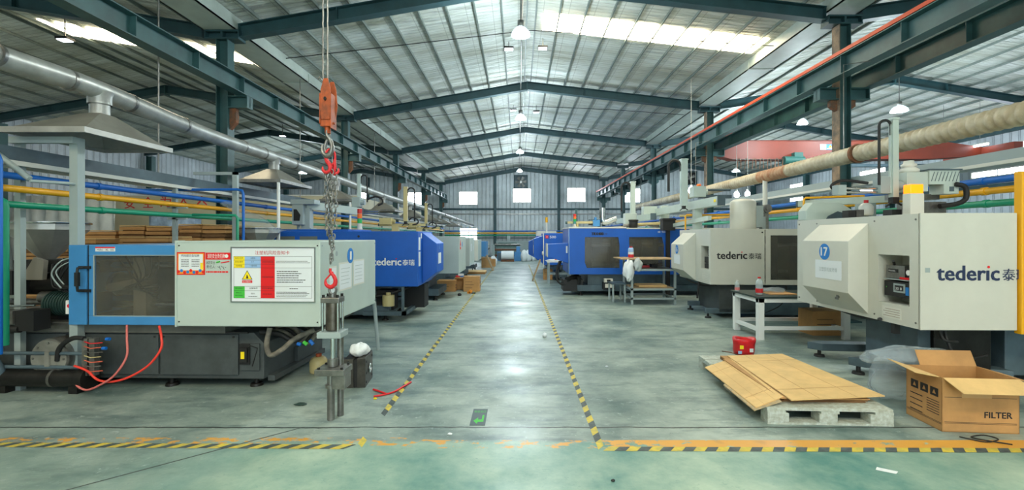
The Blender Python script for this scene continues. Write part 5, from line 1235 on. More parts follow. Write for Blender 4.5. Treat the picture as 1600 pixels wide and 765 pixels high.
for (cx, zc, lab, k) in ((628, 12.6, 'tan robot arm above the grey machine, right of the blue one', 1.0), (662, 15.6, 'small tan robot arm farther along the left row', .85)):
    x = PX(cx, zc); o = (x, zc, 1.70 if zc < 15 else 1.66)
    t = robot(lab, o, ((-.75*k, .5, .32), (.55*k, .5, .32)), .07, .1, (.0, .42), .10*k, .42, 1.35*k, (-.55*k, .45, .42, .34*k, .2, .18*k), True, 1, OIL, (-.3*k, .5, .29), None)
    ppart(lambda m: m.tube(spline([(.1, .4, .45), (.2, .38, .52), (.34, .38, .46), (.34, .38, .36), (.2, .38, .32)], 5), .02, 6), 'cable_loop', BLACK, t)

# ================================================================== LEFT WING: room, sheeting, cartons
t = thing('panel_room', 'cream sandwich-panel room with red Chinese slogan in the left wing', 'partition', (-6.9, 20.0, 0))
ppart(lambda m: (m.box(-10.9, 0, 0, 0, .1, 3.45), m.box(-.1, .1, 0, 0, 15.7, 3.40)), 'panel_wall', CANVAS, t)
ppart(lambda m: (m.box(-10.9, -.02, 3.42, .02, .12, 3.48),), 'roof_edge', WHITE, t)
def f(m):
    for i, ch in enumerate('安全为人人'):
        cx = (203, 231.5, 259, 287, 315.5)[i]; xc = PX(cx, 20)+6.9; zc = 2.86+(cx-203)*.0012+.05
        m.text(ch, (xc-.24, -.005, zc-.02), (1, 0, 0), (0, 0, 1), .46, .46, 0); m.text(ch, (xc-.225, -.0055, zc-.02), (1, 0, 0), (0, 0, 1), .46, .46, 0)
ppart(f, 'slogan', mat('red_slogan_paint', (226, 60, 60), .6), t)
m = MB(); N = 44; vs = []
for i in range(N+1):
    for j in range(9):
        x = -17.8+3.7*i/N; vs.append((x, 16.4+.10*math.sin(i*1.1)+.05*math.sin(i*2.3+j), .02+3.1*j/8))
m.add(vs, [(i*9+j, (i+1)*9+j, (i+1)*9+j+1, i*9+j+1) for i in range(N) for j in range(8)], 0, True)
def solid(o, th):
    md = o.modifiers.new('solid', 'SOLIDIFY'); md.thickness = th; return o
tag(solid(m.build('plastic_curtain', SHEETW), .004), 'hazy plastic sheeting hung in the left wing behind the nearest hopper', 'curtain')
t = thing('wrapped_bale', 'tall bale wrapped in bluish clear film behind the cartons', 'bale', (PX(263, 15), 15.3, 0))
m = MB(); N = 40; vs = []
for i in range(N):
    a = 2*PI*i/N
    for j in range(7):
        r = .78+.05*math.sin(7*a+j)+.03*math.sin(13*a); vs.append((r*math.cos(a)*1.0, r*.55*math.sin(a), .12+2.3*j/6))
m.add(vs, [(i*7+j, ((i+1) % N)*7+j, ((i+1) % N)*7+j+1, i*7+j+1) for i in range(N) for j in range(6)], 0, True); m.add([vs[i*7+6] for i in range(N)], [tuple(range(N))], 0)
m.build('film_wrap', mat('bluish_film_wrap', (150, 176, 206), .2, .2, .25, 4, bump=.8), t); ppart(lambda m: m.box(-.8, -.45, 0, .8, .45, .12), 'pallet', BROWNW, t)
def card_stack(x0, x1, y0, y1, h, label, lean=0.0, face=CARD, top=CARDL, n=22, loose=0):
    t = thing('carton_stack', label, 'cardboard stack', ((x0+x1)/2, (y0+y1)/2, 0), 0, 'stacks of flattened cartons')
    w, d = (x1-x0)/2, (y1-y0)/2; m = MB()
    for k in range(n):
        z0, z1 = .02+(h-.02)*k/n, .02+(h-.02)*(k+.74)/n; j = random.uniform(-.012, .012); q = lean*(k/n)**2
        m.box(-w+j+q, -d+j, z0, w+j+q*1.3, d+j, z1, 1 if k % 5 == 3 else 0)
        if k < n-1: m.box(-w+.03+q, -d+.03, z1, w-.03+q, d-.03, z1+(h-.02)*.26/n, 1)
    m.build('flattened_cartons', [face, CARDD], t)
    m = MB(); m.box(-w+lean, -d, h-.008, w+lean, d, h+.006); m.build('top_sheet', top, t)
    ppart(lambda m: m.box(-w, -d, 0, w, d, .02), 'bottom_board', CARDD, t)
    return t
for a in ((120, 184, 8.2, 1.80, 'carton stack behind the left part of the blue sliding door', -.04), (187, 226, 8.2, 1.885, 'carton stack above the middle of the blue sliding door', 0), (228, 266, 8.2, 1.87, 'carton stack left of the slim white pole, behind the blue door', .01),
          (279, 313, 8.2, 1.91, 'carton stack just right of the slim white pole', 0), (315, 350, 8.25, 1.90, 'carton stack leaning beside the teal column', .02),
          (28, 66, 7.8, 1.62, 'carton stack seen under the left half of the steel hopper', 0), (68, 108, 7.8, 1.56, 'carton stack seen under the right half of the steel hopper', 0)):
    card_stack(PX(a[0], a[2]), PX(a[1], a[2]), a[2], a[2]+.55, a[3], a[4], a[5], n=26)
card_stack(PX(186, 7.4), PX(262, 7.4), 7.4, 7.95, 1.69, 'lower wide carton stack with a pale top sheet in front of the others', 0, n=22)
card_stack(PX(122, 7.4), PX(150, 7.4), 7.4, 7.9, 1.66, 'lower narrow carton stack with pale top just behind the blue door', 0, n=22)

# ================================================================== HOIST, CHAIN, CYLINDER
hx, hy = PX(514, 4.37), 4.37
for dx, lab in ((-.055, 'left wire rope of the orange hook block'), (-.012, 'right wire rope of the orange hook block')):
    m = MB(); N = 60; m.tube([(hx+dx+.0015*math.sin(i*2.1), hy+.0015*math.cos(i*2.1), 3.14+3.05*i/N) for i in range(N+1)], .0085, 7)
    tag(m.build('wire_rope', METAL), lab, 'wire rope')
t = thing('hook_block', 'orange crane hook block with worn paint hanging on two wire ropes', 'hook block', (hx-.01, hy, 2.72))
def cheek(y0, y1, dx, m): m.prism([(-.05+dx, .06), (.05+dx, .06), (.075+dx, .20), (.06+dx, .36), (.03+dx, .44), (-.02+dx, .44), (-.06+dx, .34), (-.07+dx, .18)], 'y', y0, y1)
ppart(lambda m: cheek(-.06, -.048, 0, m), 'cheek_plate', ORANGE, t, .004); ppart(lambda m: cheek(.048, .06, .02, m), 'cheek_plate', ORANGE, t, .004)
ppart(lambda m: (m.cyl((0, -.03, .25), (0, .03, .25), .075, n=28), m.cyl((0, -.07, .25), (0, .075, .25), .018, n=12)), 'sheave', DARK, t)
ppart(lambda m: (m.box(-.07, -.05, .0, .07, .05, .07), m.cyl((0, 0, -.06), (0, 0, .02), .035, n=16), m.cyl((-.09, 0, .035), (.09, 0, .035), .012, n=8), m.box(-.075, -.065, .02, -.06, .065, .30), m.box(.06, -.065, -.02, .075, .065, .30)), 'crosshead', ORANGE, t, .003)
ppart(lambda m: m.tube([(-.04, -.05, .42), (-.07, -.06, .45), (-.09, -.06, .43)], .008, 6), 'rope_clip', METAL, t)
def jhook(m, c, s, mi=0, side=1, th=1.0):
    pts = [(0, .10), (0, .06), (.035*side, .02), (.055*side, -.03), (.045*side, -.08), (.0, -.105), (-.045*side, -.08), (-.055*side, -.04), (-.05*side, -.015)]
    rad = [.014, .016, .020, .022, .024, .024, .019, .013, .006]
    sp = spline([(c[0]+p[0]*s, c[1], c[2]+p[1]*s) for p in pts], 4); rr = []
    for i in range(len(rad)-1):
        for k in range(4): rr.append((rad[i]+(rad[i+1]-rad[i])*k/4)*s*th)
    rr.append(rad[-1]*s*th); m.tube(sp, .02, 10, mi, radii=rr)
t.scale = (.74, 1, 1)
ppart(lambda m: (jhook(m, (0, -.02, -.15), 1.15, 0, 1), jhook(m, (.01, .02, -.15), 1.0, 0, -1)), 'steel_hook', METAL, t)
def link(m, c, a, L_=.034, r=.0064, w=.015, mi=0):
    u = Vector((math.cos(a), math.sin(a), 0)); pts = []
    for k in range(10):
        q = 2*PI*k/10; s = math.sin(q); pts.append(Vector(c)+u*(w*math.cos(q))+Vector((0, 0, (L_-w)*(1 if s > 0 else -1)*min(1, abs(s)*1.6)*.9+ s*w*.4)))
    m.tube([tuple(p) for p in pts], r, 5, mi, closed=True)
t = thing('chain_sling', 'bundled steel chain sling with red hooks hanging from the orange hook block', 'chain', (PX(517, hy), hy, 0))
ppart(lambda m: (m.tube(arc((-.005, 0, 2.44), .05, 0, 2*PI, 20, (.8, .3, 0), (0, 0, 1.5))[:-1], .011, 7, closed=True),), 'master_ring', RED, t)
ppart(lambda m: (jhook(m, (-.035, -.02, 2.36), .62, 0, 1, 1.1), m.tube([(-.035, -.02, 2.42), (.01, -.02, 2.36), (-.01, -.02, 2.30)], .014, 7)), 'grab_hook', RED, t)
ppart(lambda m: (jhook(m, (.03, .02, 2.35), .62, 0, -1, 1.1), m.tube([(.03, .01, 2.42), (.04, .0, 2.34), (.015, .01, 2.28)], .014, 7)), 'grab_hook', RED, t)
def strand(m, x0, y0, z1, z0, x1=None, a0=0.0, wob=.004):
    n = int((z1-z0)/.052); x1 = x0 if x1 is None else x1
    for k in range(n): link(m, (x0+(x1-x0)*k/n+wob*math.sin(k*1.3), y0+wob*math.cos(k), z1-.052*k), a0+(k % 2)*PI/2)
ppart(lambda m: strand(m, -.050, .0, 2.30, 1.66, -.034), 'chain_strand', METAL, t); ppart(lambda m: strand(m, -.018, .018, 2.32, 1.58, -.014, .7), 'chain_strand', METAL, t)
ppart(lambda m: strand(m, .014, -.016, 2.30, 1.62, .012, .4), 'chain_strand', METAL, t); ppart(lambda m: strand(m, .046, .010, 2.31, 1.70, .034, .2), 'chain_strand', METAL, t)
ppart(lambda m: strand(m, .026, -.01, 1.70, 1.40, .012, .3), 'chain_strand', METAL, t)
ppart(lambda m: strand(m, .010, .0, 1.62, 1.39, .0, .1), 'chain_strand', METAL, t)
ppart(lambda m: (jhook(m, (-.004, 0, 1.315), .85, 0, 1, 1.0), m.tube([(-.045, 0, 1.30), (.02, 0, 1.37)], .008, 6)), 'lifting_hook', RED, t)
t = thing('hydraulic_cylinder', 'steel hydraulic ram with clamp plates standing upright below the red lifting hook', 'hydraulic cylinder', (PX(520, hy), hy, 0))
ppart(lambda m: (m.tube(arc((0, 0, 1.20), .032, 0, 2*PI, 14, (1, 0, 0), (0, 0, 1.3))[:-1], .012, 8, closed=True), m.cyl((0, 0, 1.13), (0, 0, 1.17), .035, n=14)), 'lifting_eye', METAL, t)
ppart(lambda m: m.box(-.085, -.075, 1.085, .085, .075, 1.135), 'top_flange', METAL, t, .006)
ppart(lambda m: [m.cyl((x, y, 1.13), (x, y, 1.16), .014, n=6) for x in (-.065, .065) for y in (-.055, .055)], 'flange_bolts', DARK, t)
ppart(lambda m: m.cyl((0, 0, .83), (0, 0, 1.09), .062, n=28), 'cylinder_barrel', mat('scratched_cylinder_steel', (124, 116, 106), .3, .8, .3, 8), t)
for x in (-.07, .07):
    for y in (-.06, .06): ppart(lambda m: m.cyl((x, y, .80), (x, y, 1.10), .010, n=10), 'tie_rod', CHROME, t)
ppart(lambda m: m.box(-.11, -.10, .765, .11, .10, .82), 'middle_plate', GREYG, t, .005)
ppart(lambda m: m.cyl((.0, 0, .50), (0, 0, .77), .023, n=18), 'piston_rod', CHROME, t)
ppart(lambda m: (m.cyl((0, 0, .49), (0, 0, .56), .048, n=18), m.box(-.12, -.13, .43, .15, .10, .485), m.box(.03, -.1, .30, .15, .06, .43)), 'clamp_plate', METAL, t, .005)
ppart(lambda m: [m.cyl((x, y, .485), (x, y, .50), .013, n=6) for x in (-.09, .12) for y in (-.1, .07)], 'clamp_bolts', DARK, t)
ppart(lambda m: (m.cyl((-.005, -.03, .0), (-.005, -.03, .44), .034, n=18), m.cyl((-.005, -.03, .30), (-.005, -.03, .33), .05, n=18)), 'guide_post', METAL, t); ppart(lambda m: m.cyl((.045, .07, .0), (.045, .07, .80), .03, n=18), 'guide_post', METAL, t)
m = MB(); m.tube([(-2.10, 7.0, 0), (-2.16, 7.0, .72)], .03, 6); tag(m.build('prop_leg', GREYG), 'slim grey prop standing behind the clamp end of machine number 1', 'prop')

# mould block, bag, canister
t = thing('mould_block', 'heavy dark steel mould block on the floor beside the upright ram', 'mould', (-1.72, 5.25, 0), math.radians(6))
MG = mat('oily_mould_steel', (92, 90, 84), .45, .6, .3, 5)
ppart(lambda m: m.box(-.24, 0, 0, -.13, .40, .32), 'mould_half', MG, t, .004); ppart(lambda m: m.box(-.09, 0, 0, .0, .40, .33), 'mould_half', MG, t, .004)
ppart(lambda m: m.box(-.13, .01, .0, -.09, .39, .31), 'parting_plate', BLACK, t); ppart(lambda m: m.box(-.36, .05, 0, -.24, .36, .26), 'ejector_plate', MG, t, .004)
ppart(lambda m: (m.tube(arc((.012, .2, .17), .045, 0, 2*PI, 18, (0, 1, 0), (0, 0, 1))[:-1], .010, 7, closed=True), m.cyl((0, .2, .17), (.008, .2, .17), .04, n=18)), 'locating_ring', CHROME, t)
ppart(lambda m: [m.cyl((0, y, z), (.006, y, z), .014, n=10) for y in (.05, .35) for z in (.05, .15, .28)], 'bolt_heads', BLACK, t)
ppart(lambda m: [m.cyl((-.185, -.004, .05+.06*k), (-.185, .0, .05+.06*k), .013, n=10) for k in range(5)], 'side_holes', BLACK, t)
def blob(name, c, r, mt, label, cat, seed=1, amp=.18, nu=26, nv=14, par=None, flat=True):
    rnd = random.Random(seed); ph = [rnd.uniform(0, 6.28) for _ in range(8)]; m = MB(); vs = []
    for j in range(nv+1):
        th = PI*j/nv
        for i in range(nu):
            a = 2*PI*i/nu; n = 1+amp*(math.sin(3*a+ph[0]+2*th)+.6*math.sin(7*a+ph[1]-3*th)+.5*math.sin(11*a+5*th+ph[2])+.6*math.sin(5*th+ph[3]+2*a))*.5
            z = math.cos(th)*n; vs.append((r[0]*math.sin(th)*math.cos(a)*n, r[1]*math.sin(th)*math.sin(a)*n, r[2]*max(z, -.75) if flat else r[2]*z))
    m.add(vs, [(j*nu+i, (j+1)*nu+i, (j+1)*nu+(i+1) % nu, j*nu+(i+1) % nu) for j in range(nv) for i in range(nu)], 0, True)
    o = m.build(name, mt, par); o.location = c
    if label: tag(o, label, cat)
    return o
blob('plastic_bag', (-1.84, 5.42, .385), (.11, .14, .075), BAG, 'crumpled white plastic bag lying on the mould block', 'bag', 3)
t = thing('oil_canister', 'yellowed plastic canister on the floor under the clamp end of machine number 1', 'canister', (-2.50, 5.85, 0))
ppart(lambda m: m.lathe([(.001, 0), (.10, .002), (.108, .02), (.108, .14), (.09, .18), (.05, .20), (.001, .20)], n=20), 'canister_body', OIL, t); ppart(lambda m: m.cyl((0, 0, .20), (0, 0, .235), .035, n=12), 'cap', ORANGE, t)

# ================================================================== FLOOR MARKINGS AND LITTER
def tape(name, A, B, w, per, label, slant=.5, z=.002, gaps=()):
    A, B = Vector((A[0], A[1], z)), Vector((B[0], B[1], z)); d = (B-A); Lg = d.length; d.normalize(); n = Vector((-d.y, d.x, 0))*w/2; m = MB(); s = 0; k = 0; sh = d*slant*w
    while s < Lg:
        e = min(s+per/2, Lg)
        if not any(g0 < (s+e)/2 < g1 for g0, g1 in gaps):
            a, b = A+d*s, A+d*e; jt = n*random.uniform(.9, 1.05); m.add([tuple(a-jt-sh), tuple(b-jt-sh), tuple(b+jt+sh), tuple(a+jt+sh)], [(0, 1, 2, 3)], k % 2)
        s = e; k += 1
    return tag(m.build(name, [YTAPE, BTAPE]), label, 'floor tape')
tape('floor_tape', (-5.6, 3.83), (-1.36, 3.775), .085, .165, 'black and yellow tape across the floor, running left from the aisle corner', .45)
tape('floor_tape', (.70, 3.74), (5.2, 3.70), .078, .178, 'black and yellow tape across the floor, running right from the aisle corner', .35, gaps=())
tape('floor_tape', (-1.29, 3.80), (-1.345, 28), .06, .26, 'black and yellow tape along the left edge of the aisle', .6, gaps=((.12, .62),))
tape('floor_tape', (.665, 3.76), (.62, 28), .06, .26, 'black and yellow tape along the right edge of the aisle', -.6)
def f(m):
    m.box(-.07, 0, 0, .07, .40, .002, 0)
    m.add([(-.045, .10, .003), (-.005, .18, .003), (-.005, .13, .003), (.03, .13, .003), (.03, .24, .003), (.048, .24, .003), (.048, .075, .003), (-.005, .075, .003), (-.005, .03, .003)], [(0, 8, 7, 3, 2, 1), (3, 7, 6, 5, 4)], 1)
    m.text('安全出口', (-.055, .30, .003), (1, 0, 0), (0, 1, 0), .11, .055, 1)
m = MB(); f(m); o = m.build('exit_floor_sign', [mat('sign_slate', (66, 84, 88), .5), GREEN]); o.location = (-.37, 4.20, .001); tag(o, 'small dark floor sticker with a green exit arrow in the aisle', 'floor sign')
def strip(name, pts, r, mt, label, cat, n=6):
    m = MB(); m.tube(spline(pts, 5), r, n); return tag(m.build(name, mt), label, cat)
strip('red_strap', [(PX(585, 4.95), 4.93, .012), (PX(610, 5.0), 5.05, .012), (PX(628, 5.2), 5.25, .012), (PX(640, 5.35), 5.42, .012)], .011, RED, 'longer red strip lying on the floor across the left aisle tape', 'strap')
strip('red_strap', [(PX(583, 5.15), 5.16, .012), (PX(592, 5.1), 5.10, .012), (PX(603, 5.03), 5.02, .012)], .011, RED, 'shorter red strip lying beside the longer one', 'strap')
blob('yellow_stopper', (PX(587, 4.9), 4.88, .008), (.018, .012, .01), YEL, 'tiny yellow cap lying at the end of the longer red strip', 'cap', 5)
strip('floor_cable', [(PX(1508, 3.9), 3.95, .008), (PX(1530, 3.9), 3.85, .008), (PX(1560, 3.9), 3.90, .008), (PX(1552, 3.9), 3.98, .008), (PX(1525, 3.9), 3.93, .008), (PX(1562, 3.9), 3.80, .008)], .005, BLACK, 'thin black cable curled on the floor below the open carton', 'cable')
m = MB(); m.add([(0, 0, 0), (.10, -.06, 0), (.135, -.035, .003), (.035, .035, .002)], [(0, 1, 2, 3)]); o = solid(m.build('paper_scrap', PAPER), .002); o.location = (2.60, 3.40, .004); tag(o, 'white paper scrap on the green floor at lower right', 'paper')
blob('paper_wad', (PX(851, 7.9), 7.9, .03), (.035, .05, .04), PAPER, 'small crumpled white wad on the floor inside the right aisle tape', 'litter', 8)
for px, py, sx, mt, lab in ((470, 632, .06, mat('dark_green_scrap', (40, 66, 60), .6), 'dark green scrap on the floor left of the upright ram'), (703, 679, .02, PAPER, 'tiny white chip near the joint left of the exit sticker'),
        (948, 573, .02, PAPER, 'tiny white chip right of the right aisle tape'), (958, 752, .014, BLACK, 'small black splinter at the bottom edge of the floor')):
    z = 1241/(py-369); blob('floor_scrap', (PX(px, z), z, .008), (sx, sx*.6, .010), mt, lab, 'litter', px)
t = thing('tape_measure', 'small orange and black tool on the left tape near the carton', 'tool', (PX(735, 13.9), 13.9, 0)); ppart(lambda m: (m.cyl((0, -.03, .055), (0, .03, .055), .055, n=18), m.box(-.09, -.03, 0, .0, .03, .06)), 'tool_case', mat('tool_orange', (230, 140, 30), .5), t); ppart(lambda m: m.box(.03, -.04, 0, .15, .02, .03), 'tool_grip', BLACK, t)
blob('dark_glove', (PX(718, 13.4), 13.4, .03), (.05, .09, .045), BLACK, 'small dark object on the floor left of the orange tool', 'glove', 12)

# ================================================================== RIGHT FOREGROUND
t = thing('pallet', 'grey-green pressed pallet under the flattened cardboard', 'pallet', (2.26, 4.235, 0), math.radians(-3))
PW, PL = 1.10, 1.88
def f(m):
    for k in range(9): m.box(0, PL*k/9+.008, .122, PW, PL*(k+1)/9-.006, .145)
    for k in range(3): 
        m.box(0+k*(PW-.16)/2, 0, .10, .16+k*(PW-.16)/2, PL, .122)
ppart(f, 'top_deck', PALLET, t)
for x0, x1 in ((0, .19), (.455, .615), (.90, 1.10)):
    for y0, y1 in ((0, .14), (.87, 1.01), (1.74, 1.88)): ppart(lambda m: m.box(x0, y0, .018, x1, y1, .10), 'spacer_block', PALLET, t, .004)
for y in (0, .87, 1.74): ppart(lambda m: m.box(0, y, 0, PW, y+.14, .018), 'bottom_board', PALLET, t)
def sheet(pts, th, mt, label, grp='flattened cartons on the pallet', fold=0):
    m = MB(); top = [tuple(p) for p in pts]; bot = [(p[0], p[1], p[2]-th) for p in pts]; m.hexa(bot+top, 0)
    # fold lines
    def P(u, v):
        a = Vector(pts[0]).lerp(Vector(pts[1]), u); b = Vector(pts[3]).lerp(Vector(pts[2]), u); return a.lerp(b, v)+Vector((0, 0, .0006))
    for u in ((.30, .7) if fold else ()): m.add([tuple(P(u-.004, .0)), tuple(P(u+.004, 0)), tuple(P(u+.004, 1)), tuple(P(u-.004, 1))], [(0, 1, 2, 3)], 1)
    for v in ((.18, .82) if fold else ()): m.add([tuple(P(.0, v-.003)), tuple(P(1, v-.003)), tuple(P(1, v+.003)), tuple(P(0, v+.003))], [(0, 1, 2, 3)], 1)
    return tag(m.build('cardboard_sheet', [mt, CARD if fold else CARDD]), label, 'cardboard', grp)
for k, lab in enumerate(('lowest flattened carton on the pallet', 'second flattened carton from the bottom on the pallet', 'third flattened carton from the bottom on the pallet')):
    z = .156+.013*k; j = .02*k
    sheet([(2.48+j, 4.40, z), (3.24+j, 4.36, z), (3.36-j, 5.88, z+.005), (2.56, 5.93, z+.005)], .010, CARDD if k < 2 else CARD, lab)
sheet([(2.50, 4.28, .204), (3.42, 4.36, .215), (3.36, 5.95, .207), (2.62, 5.86, .207)], .010, CARDL, 'large pale flattened carton, topmost on the pallet', fold=1)
sheet([(2.44, 4.34, .198), (2.49, 4.34, .200), (2.60, 5.70, .204), (2.50, 5.70, .204)], .007, CARD, 'narrow carton edge showing along the left of the topmost carton')
sheet([(2.17, 4.27, .140), (2.47, 4.36, .206), (2.60, 5.72, .206), (2.22, 5.56, .146)], .009, CARDL, 'pale flattened carton sloping off the left side of the pallet', fold=1)
sheet([(2.14, 4.24, .124), (2.42, 4.30, .186), (2.52, 5.0, .190), (2.17, 4.95, .132)], .009, mat('scuffed_cardboard', (206, 176, 126), .8, 0, 0, 16, c2=(160, 148, 124)), 'scuffed carton under the sloping one at the front left of the pallet')
m = MB(); m.box(-.13, -.35, 0, .13, .30, .004)

# open FILTER carton
t = thing('open_carton', 'open brown carton printed FILTER in the right foreground', 'box', (3.69, 4.07, 0), math.radians(-5))
bw_, bd, bh = .62, .42, .47; th = .006
def f(m):
    m.box(0, 0, 0, bw_, bd, th); m.box(0, 0, 0, bw_, th, bh); m.box(0, bd-th, 0, bw_, bd, bh); m.box(0, 0, 0, th, bd, bh); m.box(bw_-th, 0, 0, bw_, bd, bh)
ppart(f, 'carton_body', CARD, t)
def f(m):
    for q in range(4): m.text('FILTER', (.34+.003*(q % 2), -.001-.0003*q, .13+.003*(q//2)), (1, 0, 0), (0, 0, 1), .22, .05, 0)
    for z in (.075, .085, .30): m.box(.02, -.001, z, bw_-.02, 0, z+.003, 0)
    for k in range(3): m.box(-.001, bd-.06-.115*k, .285, 0, bd-.15-.115*k, .36, 0)
    for k, s in enumerate('↑Y☂'):
        y = bd-.105-.115*k; m.add([(-.0015, y+.02, .305), (-.0015, y-.02, .305), (-.0015, y, .345)], [(0, 1, 2)], 1)
    for k in range(4): m.box(-.001, bd-.05, .23-.05*k, 0, bd-.2, .238-.05*k, 0)
    for k in range(6): m.box(-.001, .17, .24-.022*k, 0, .03, .246-.022*k, 0)
    for z in (.06, .07): m.box(-.001, .01, z, 0, bd-.01, z+.003, 0)
ppart(f, 'printed_marks', [INK, CARD], t)
ppart(lambda m: m.box(.16, -.0015, .30, .40, 0, .42), 'packing_tape', mat('packing_tape', (200, 160, 108), .25), t)
ppart(lambda m: m.hexa([(.01, 0, bh-th), (bw_, 0, bh-th), (bw_+.03, -.17, bh-.085), (.04, -.17, bh-.085), (.01, 0, bh), (bw_, 0, bh), (bw_+.03, -.17, bh-.08), (.04, -.17, bh-.08)]), 'carton_flap', CARDL, t)
ppart(lambda m: m.hexa([(-.20, .03, bh+.03), (0, .03, bh-th), (0, bd-.02, bh-th), (-.17, bd-.0, bh+.05), (-.20, .03, bh+.036), (0, .03, bh), (0, bd-.02, bh), (-.17, bd, bh+.056)]), 'carton_flap', CARDL, t)
ppart(lambda m: m.hexa([(bw_, .02, bh-th), (bw_+.20, .02, bh-.06), (bw_+.20, bd, bh-.06), (bw_, bd, bh-th), (bw_, .02, bh), (bw_+.20, .02, bh-.054), (bw_+.20, bd, bh-.054), (bw_, bd, bh)]), 'carton_flap', CARD, t)
ppart(lambda m: m.hexa([(.12, bd-th, bh), (bw_, bd-th, bh), (bw_, bd+.06, bh+.13), (.12, bd+.06, bh+.13), (.12, bd, bh), (bw_, bd, bh), (bw_, bd+.066, bh+.13), (.12, bd+.066, bh+.13)]), 'carton_flap', CARD, t)
blob('film_bundle', (3.88, 4.68, .50), (.42, .16, .09), FILM, 'crumpled clear plastic film bulging out behind the open carton', 'plastic film', 21, .25)
blob('film_bundle', (3.86, 4.84, .20), (.22, .14, .22), FILM, 'lower part of the clear film hanging to the floor behind the open carton', 'plastic film', 22, .22)

# red bag
t = thing('red_bag', 'crumpled open red plastic bag on the floor behind the pallet', 'bag', (PX(1166, 6.68), 6.75, 0))
m = MB(); nu = 30; vs = []; prof = [(.02, .0), (.135, .0), (.145, .06), (.150, .14), (.160, .20), (.155, .235), (.115, .225), (.10, .17), (.09, .10), (.02, .09)]
for r, z in prof:
    for i in range(nu):
        a = 2*PI*i/nu; k = 1+.03*math.sin(3*a+z*9)+.025*math.sin(8*a-z*30); vs.append((r*k*math.cos(a), r*k*.85*math.sin(a), z+(.010*math.sin(3*a+1) if z > .15 else 0)))
m.add(vs, [(j*nu+i, (j+1)*nu+i, (j+1)*nu+(i+1) % nu, j*nu+(i+1) % nu) for j in range(len(prof)-1) for i in range(nu)], 0, True); m.build('bag_body', mat('glossy_red_bag', (218, 26, 34), .3, 0, .15, 9), t)
ppart(lambda m: (m.box(.02, -.136, .06, .07, -.128, .11, 0), m.box(-.11, -.118, .10, -.06, -.11, .15, 1), m.box(-.13, -.11, .03, -.08, -.10, .07, 2)), 'bag_print', [PAPER, YEL, SKYB], t)
strip('loose_string', [(PX(1128, 6.9), 6.9, .008), (PX(1140, 6.85), 6.8, .010), (PX(1150, 6.75), 6.62, .008)], .006, RUST, 'thin dark red cord on the floor left of the red bag', 'cord')

# white bench with bottles
t = thing('work_bench', 'white steel bench with a dark green top behind machine 17', 'table', (3.93, 7.65, 0))
TW, TD, TH = 1.55, .95, .715
ppart(lambda m: m.box(-.03, -.03, TH-.03, TW, TD, TH), 'bench_top', TOPD, t, .004)
ppart(lambda m: (m.box(0, 0, TH-.10, TW-.03, .05, TH-.03), m.box(0, TD-.06, TH-.10, TW-.03, TD-.02, TH-.03), m.box(0, .05, TH-.10, .05, TD-.06, TH-.03)), 'bench_frame', WHITE, t)
for x in (0.0, TW-.14):
    for y in (0, TD-.12): ppart(lambda m: m.box(x, y, 0, x+.10, y+.09, TH-.03), 'leg', WHITE, t, .004)
ppart(lambda m: (m.box(.10, .02, .16, TW-.14, .07, .22), m.box(.02, .09, .13, .08, TD-.12, .19), m.box(TW-.12, .09, .13, TW-.06, TD-.12, .19), m.box(.1, TD-.1, .16, TW-.14, TD-.06, .22)), 'stretcher', WHITE, t)
def bottle(x, y, z, r, h, label, big=True):
    t = thing('water_bottle', label, 'bottle', (x, y, z))
    ppart(lambda m: m.lathe([(.001, 0), (r*.9, 0), (r, .01), (r, h*.45), (r*.92, h*.5), (r, h*.55), (r, h*.70), (r*.55, h*.86), (r*.35, h*.90), (r*.35, h*.93), (.001, h*.93)], n=20), 'bottle_body', CLEAR, t)
    ppart(lambda m: m.lathe([(r*1.02, h*.12), (r*1.02, h*.36)], n=20), 'bottle_label', RED if big else mat('pale_red_label', (200, 110, 110), .5), t)
    ppart(lambda m: m.cyl((0, 0, h*.92), (0, 0, h), r*.42, n=14), 'bottle_cap', RED if big else WHITE, t)
bottle(PX(1184, 7.95), 7.90, TH, .058, .30, 'large clear water bottle with red cap and label on the white bench')
bottle(PX(1154, 8.35), 8.40, TH, .042, .20, 'small clear water bottle at the left corner of the white bench', False)
def f(m): m.box(-.2, -.18, 0, .25, .2, .012)
o = MB(); f(o); o = o.build('cardboard_mat', CARD); o.location = (4.45, 8.05, TH+.001); tag(o, 'brown cardboard mat lying on the white bench', 'cardboard')
blob('film_bundle', (4.43, 8.15, TH+.045), (.20, .10, .045), FILM, 'small heap of clear film on the white bench', 'plastic film', 31, .3)
def carton(x, y, w, d, h, rz, label, mt=CARD, tape_=True, marks=True, name='carton', z=0):
    t = thing(name, label, 'box', (x, y, z), math.radians(rz))
    ppart(lambda m: m.box(0, 0, 0, w, d, h), 'carton_body', mt, t, .004)
    ppart(lambda m: (m.box(-.002, d/2-.03, h, w+.002, d/2+.03, h+.001), m.box(w, d/2-.03, h-.10, w+.001, d/2+.03, h)), 'packing_tape', MATS['packing_tape'], t)
    if marks:
        def f(m):
            for k in range(3): m.box(w*.12, -.001, h*(.25+.2*k), w*(.55+.1*(k % 2)), 0, h*(.25+.2*k)+.008)
            m.box(w, d*.2, h*.3, w+.001, d*.8, h*.36); m.box(w, d*.25, h*.5, w+.001, d*.6, h*.62)
        ppart(f, 'printed_marks', INK, t)
    return t
carton(5.04, 8.0, .62, .42, .42, 0, 'brown carton under the right end of the white bench')

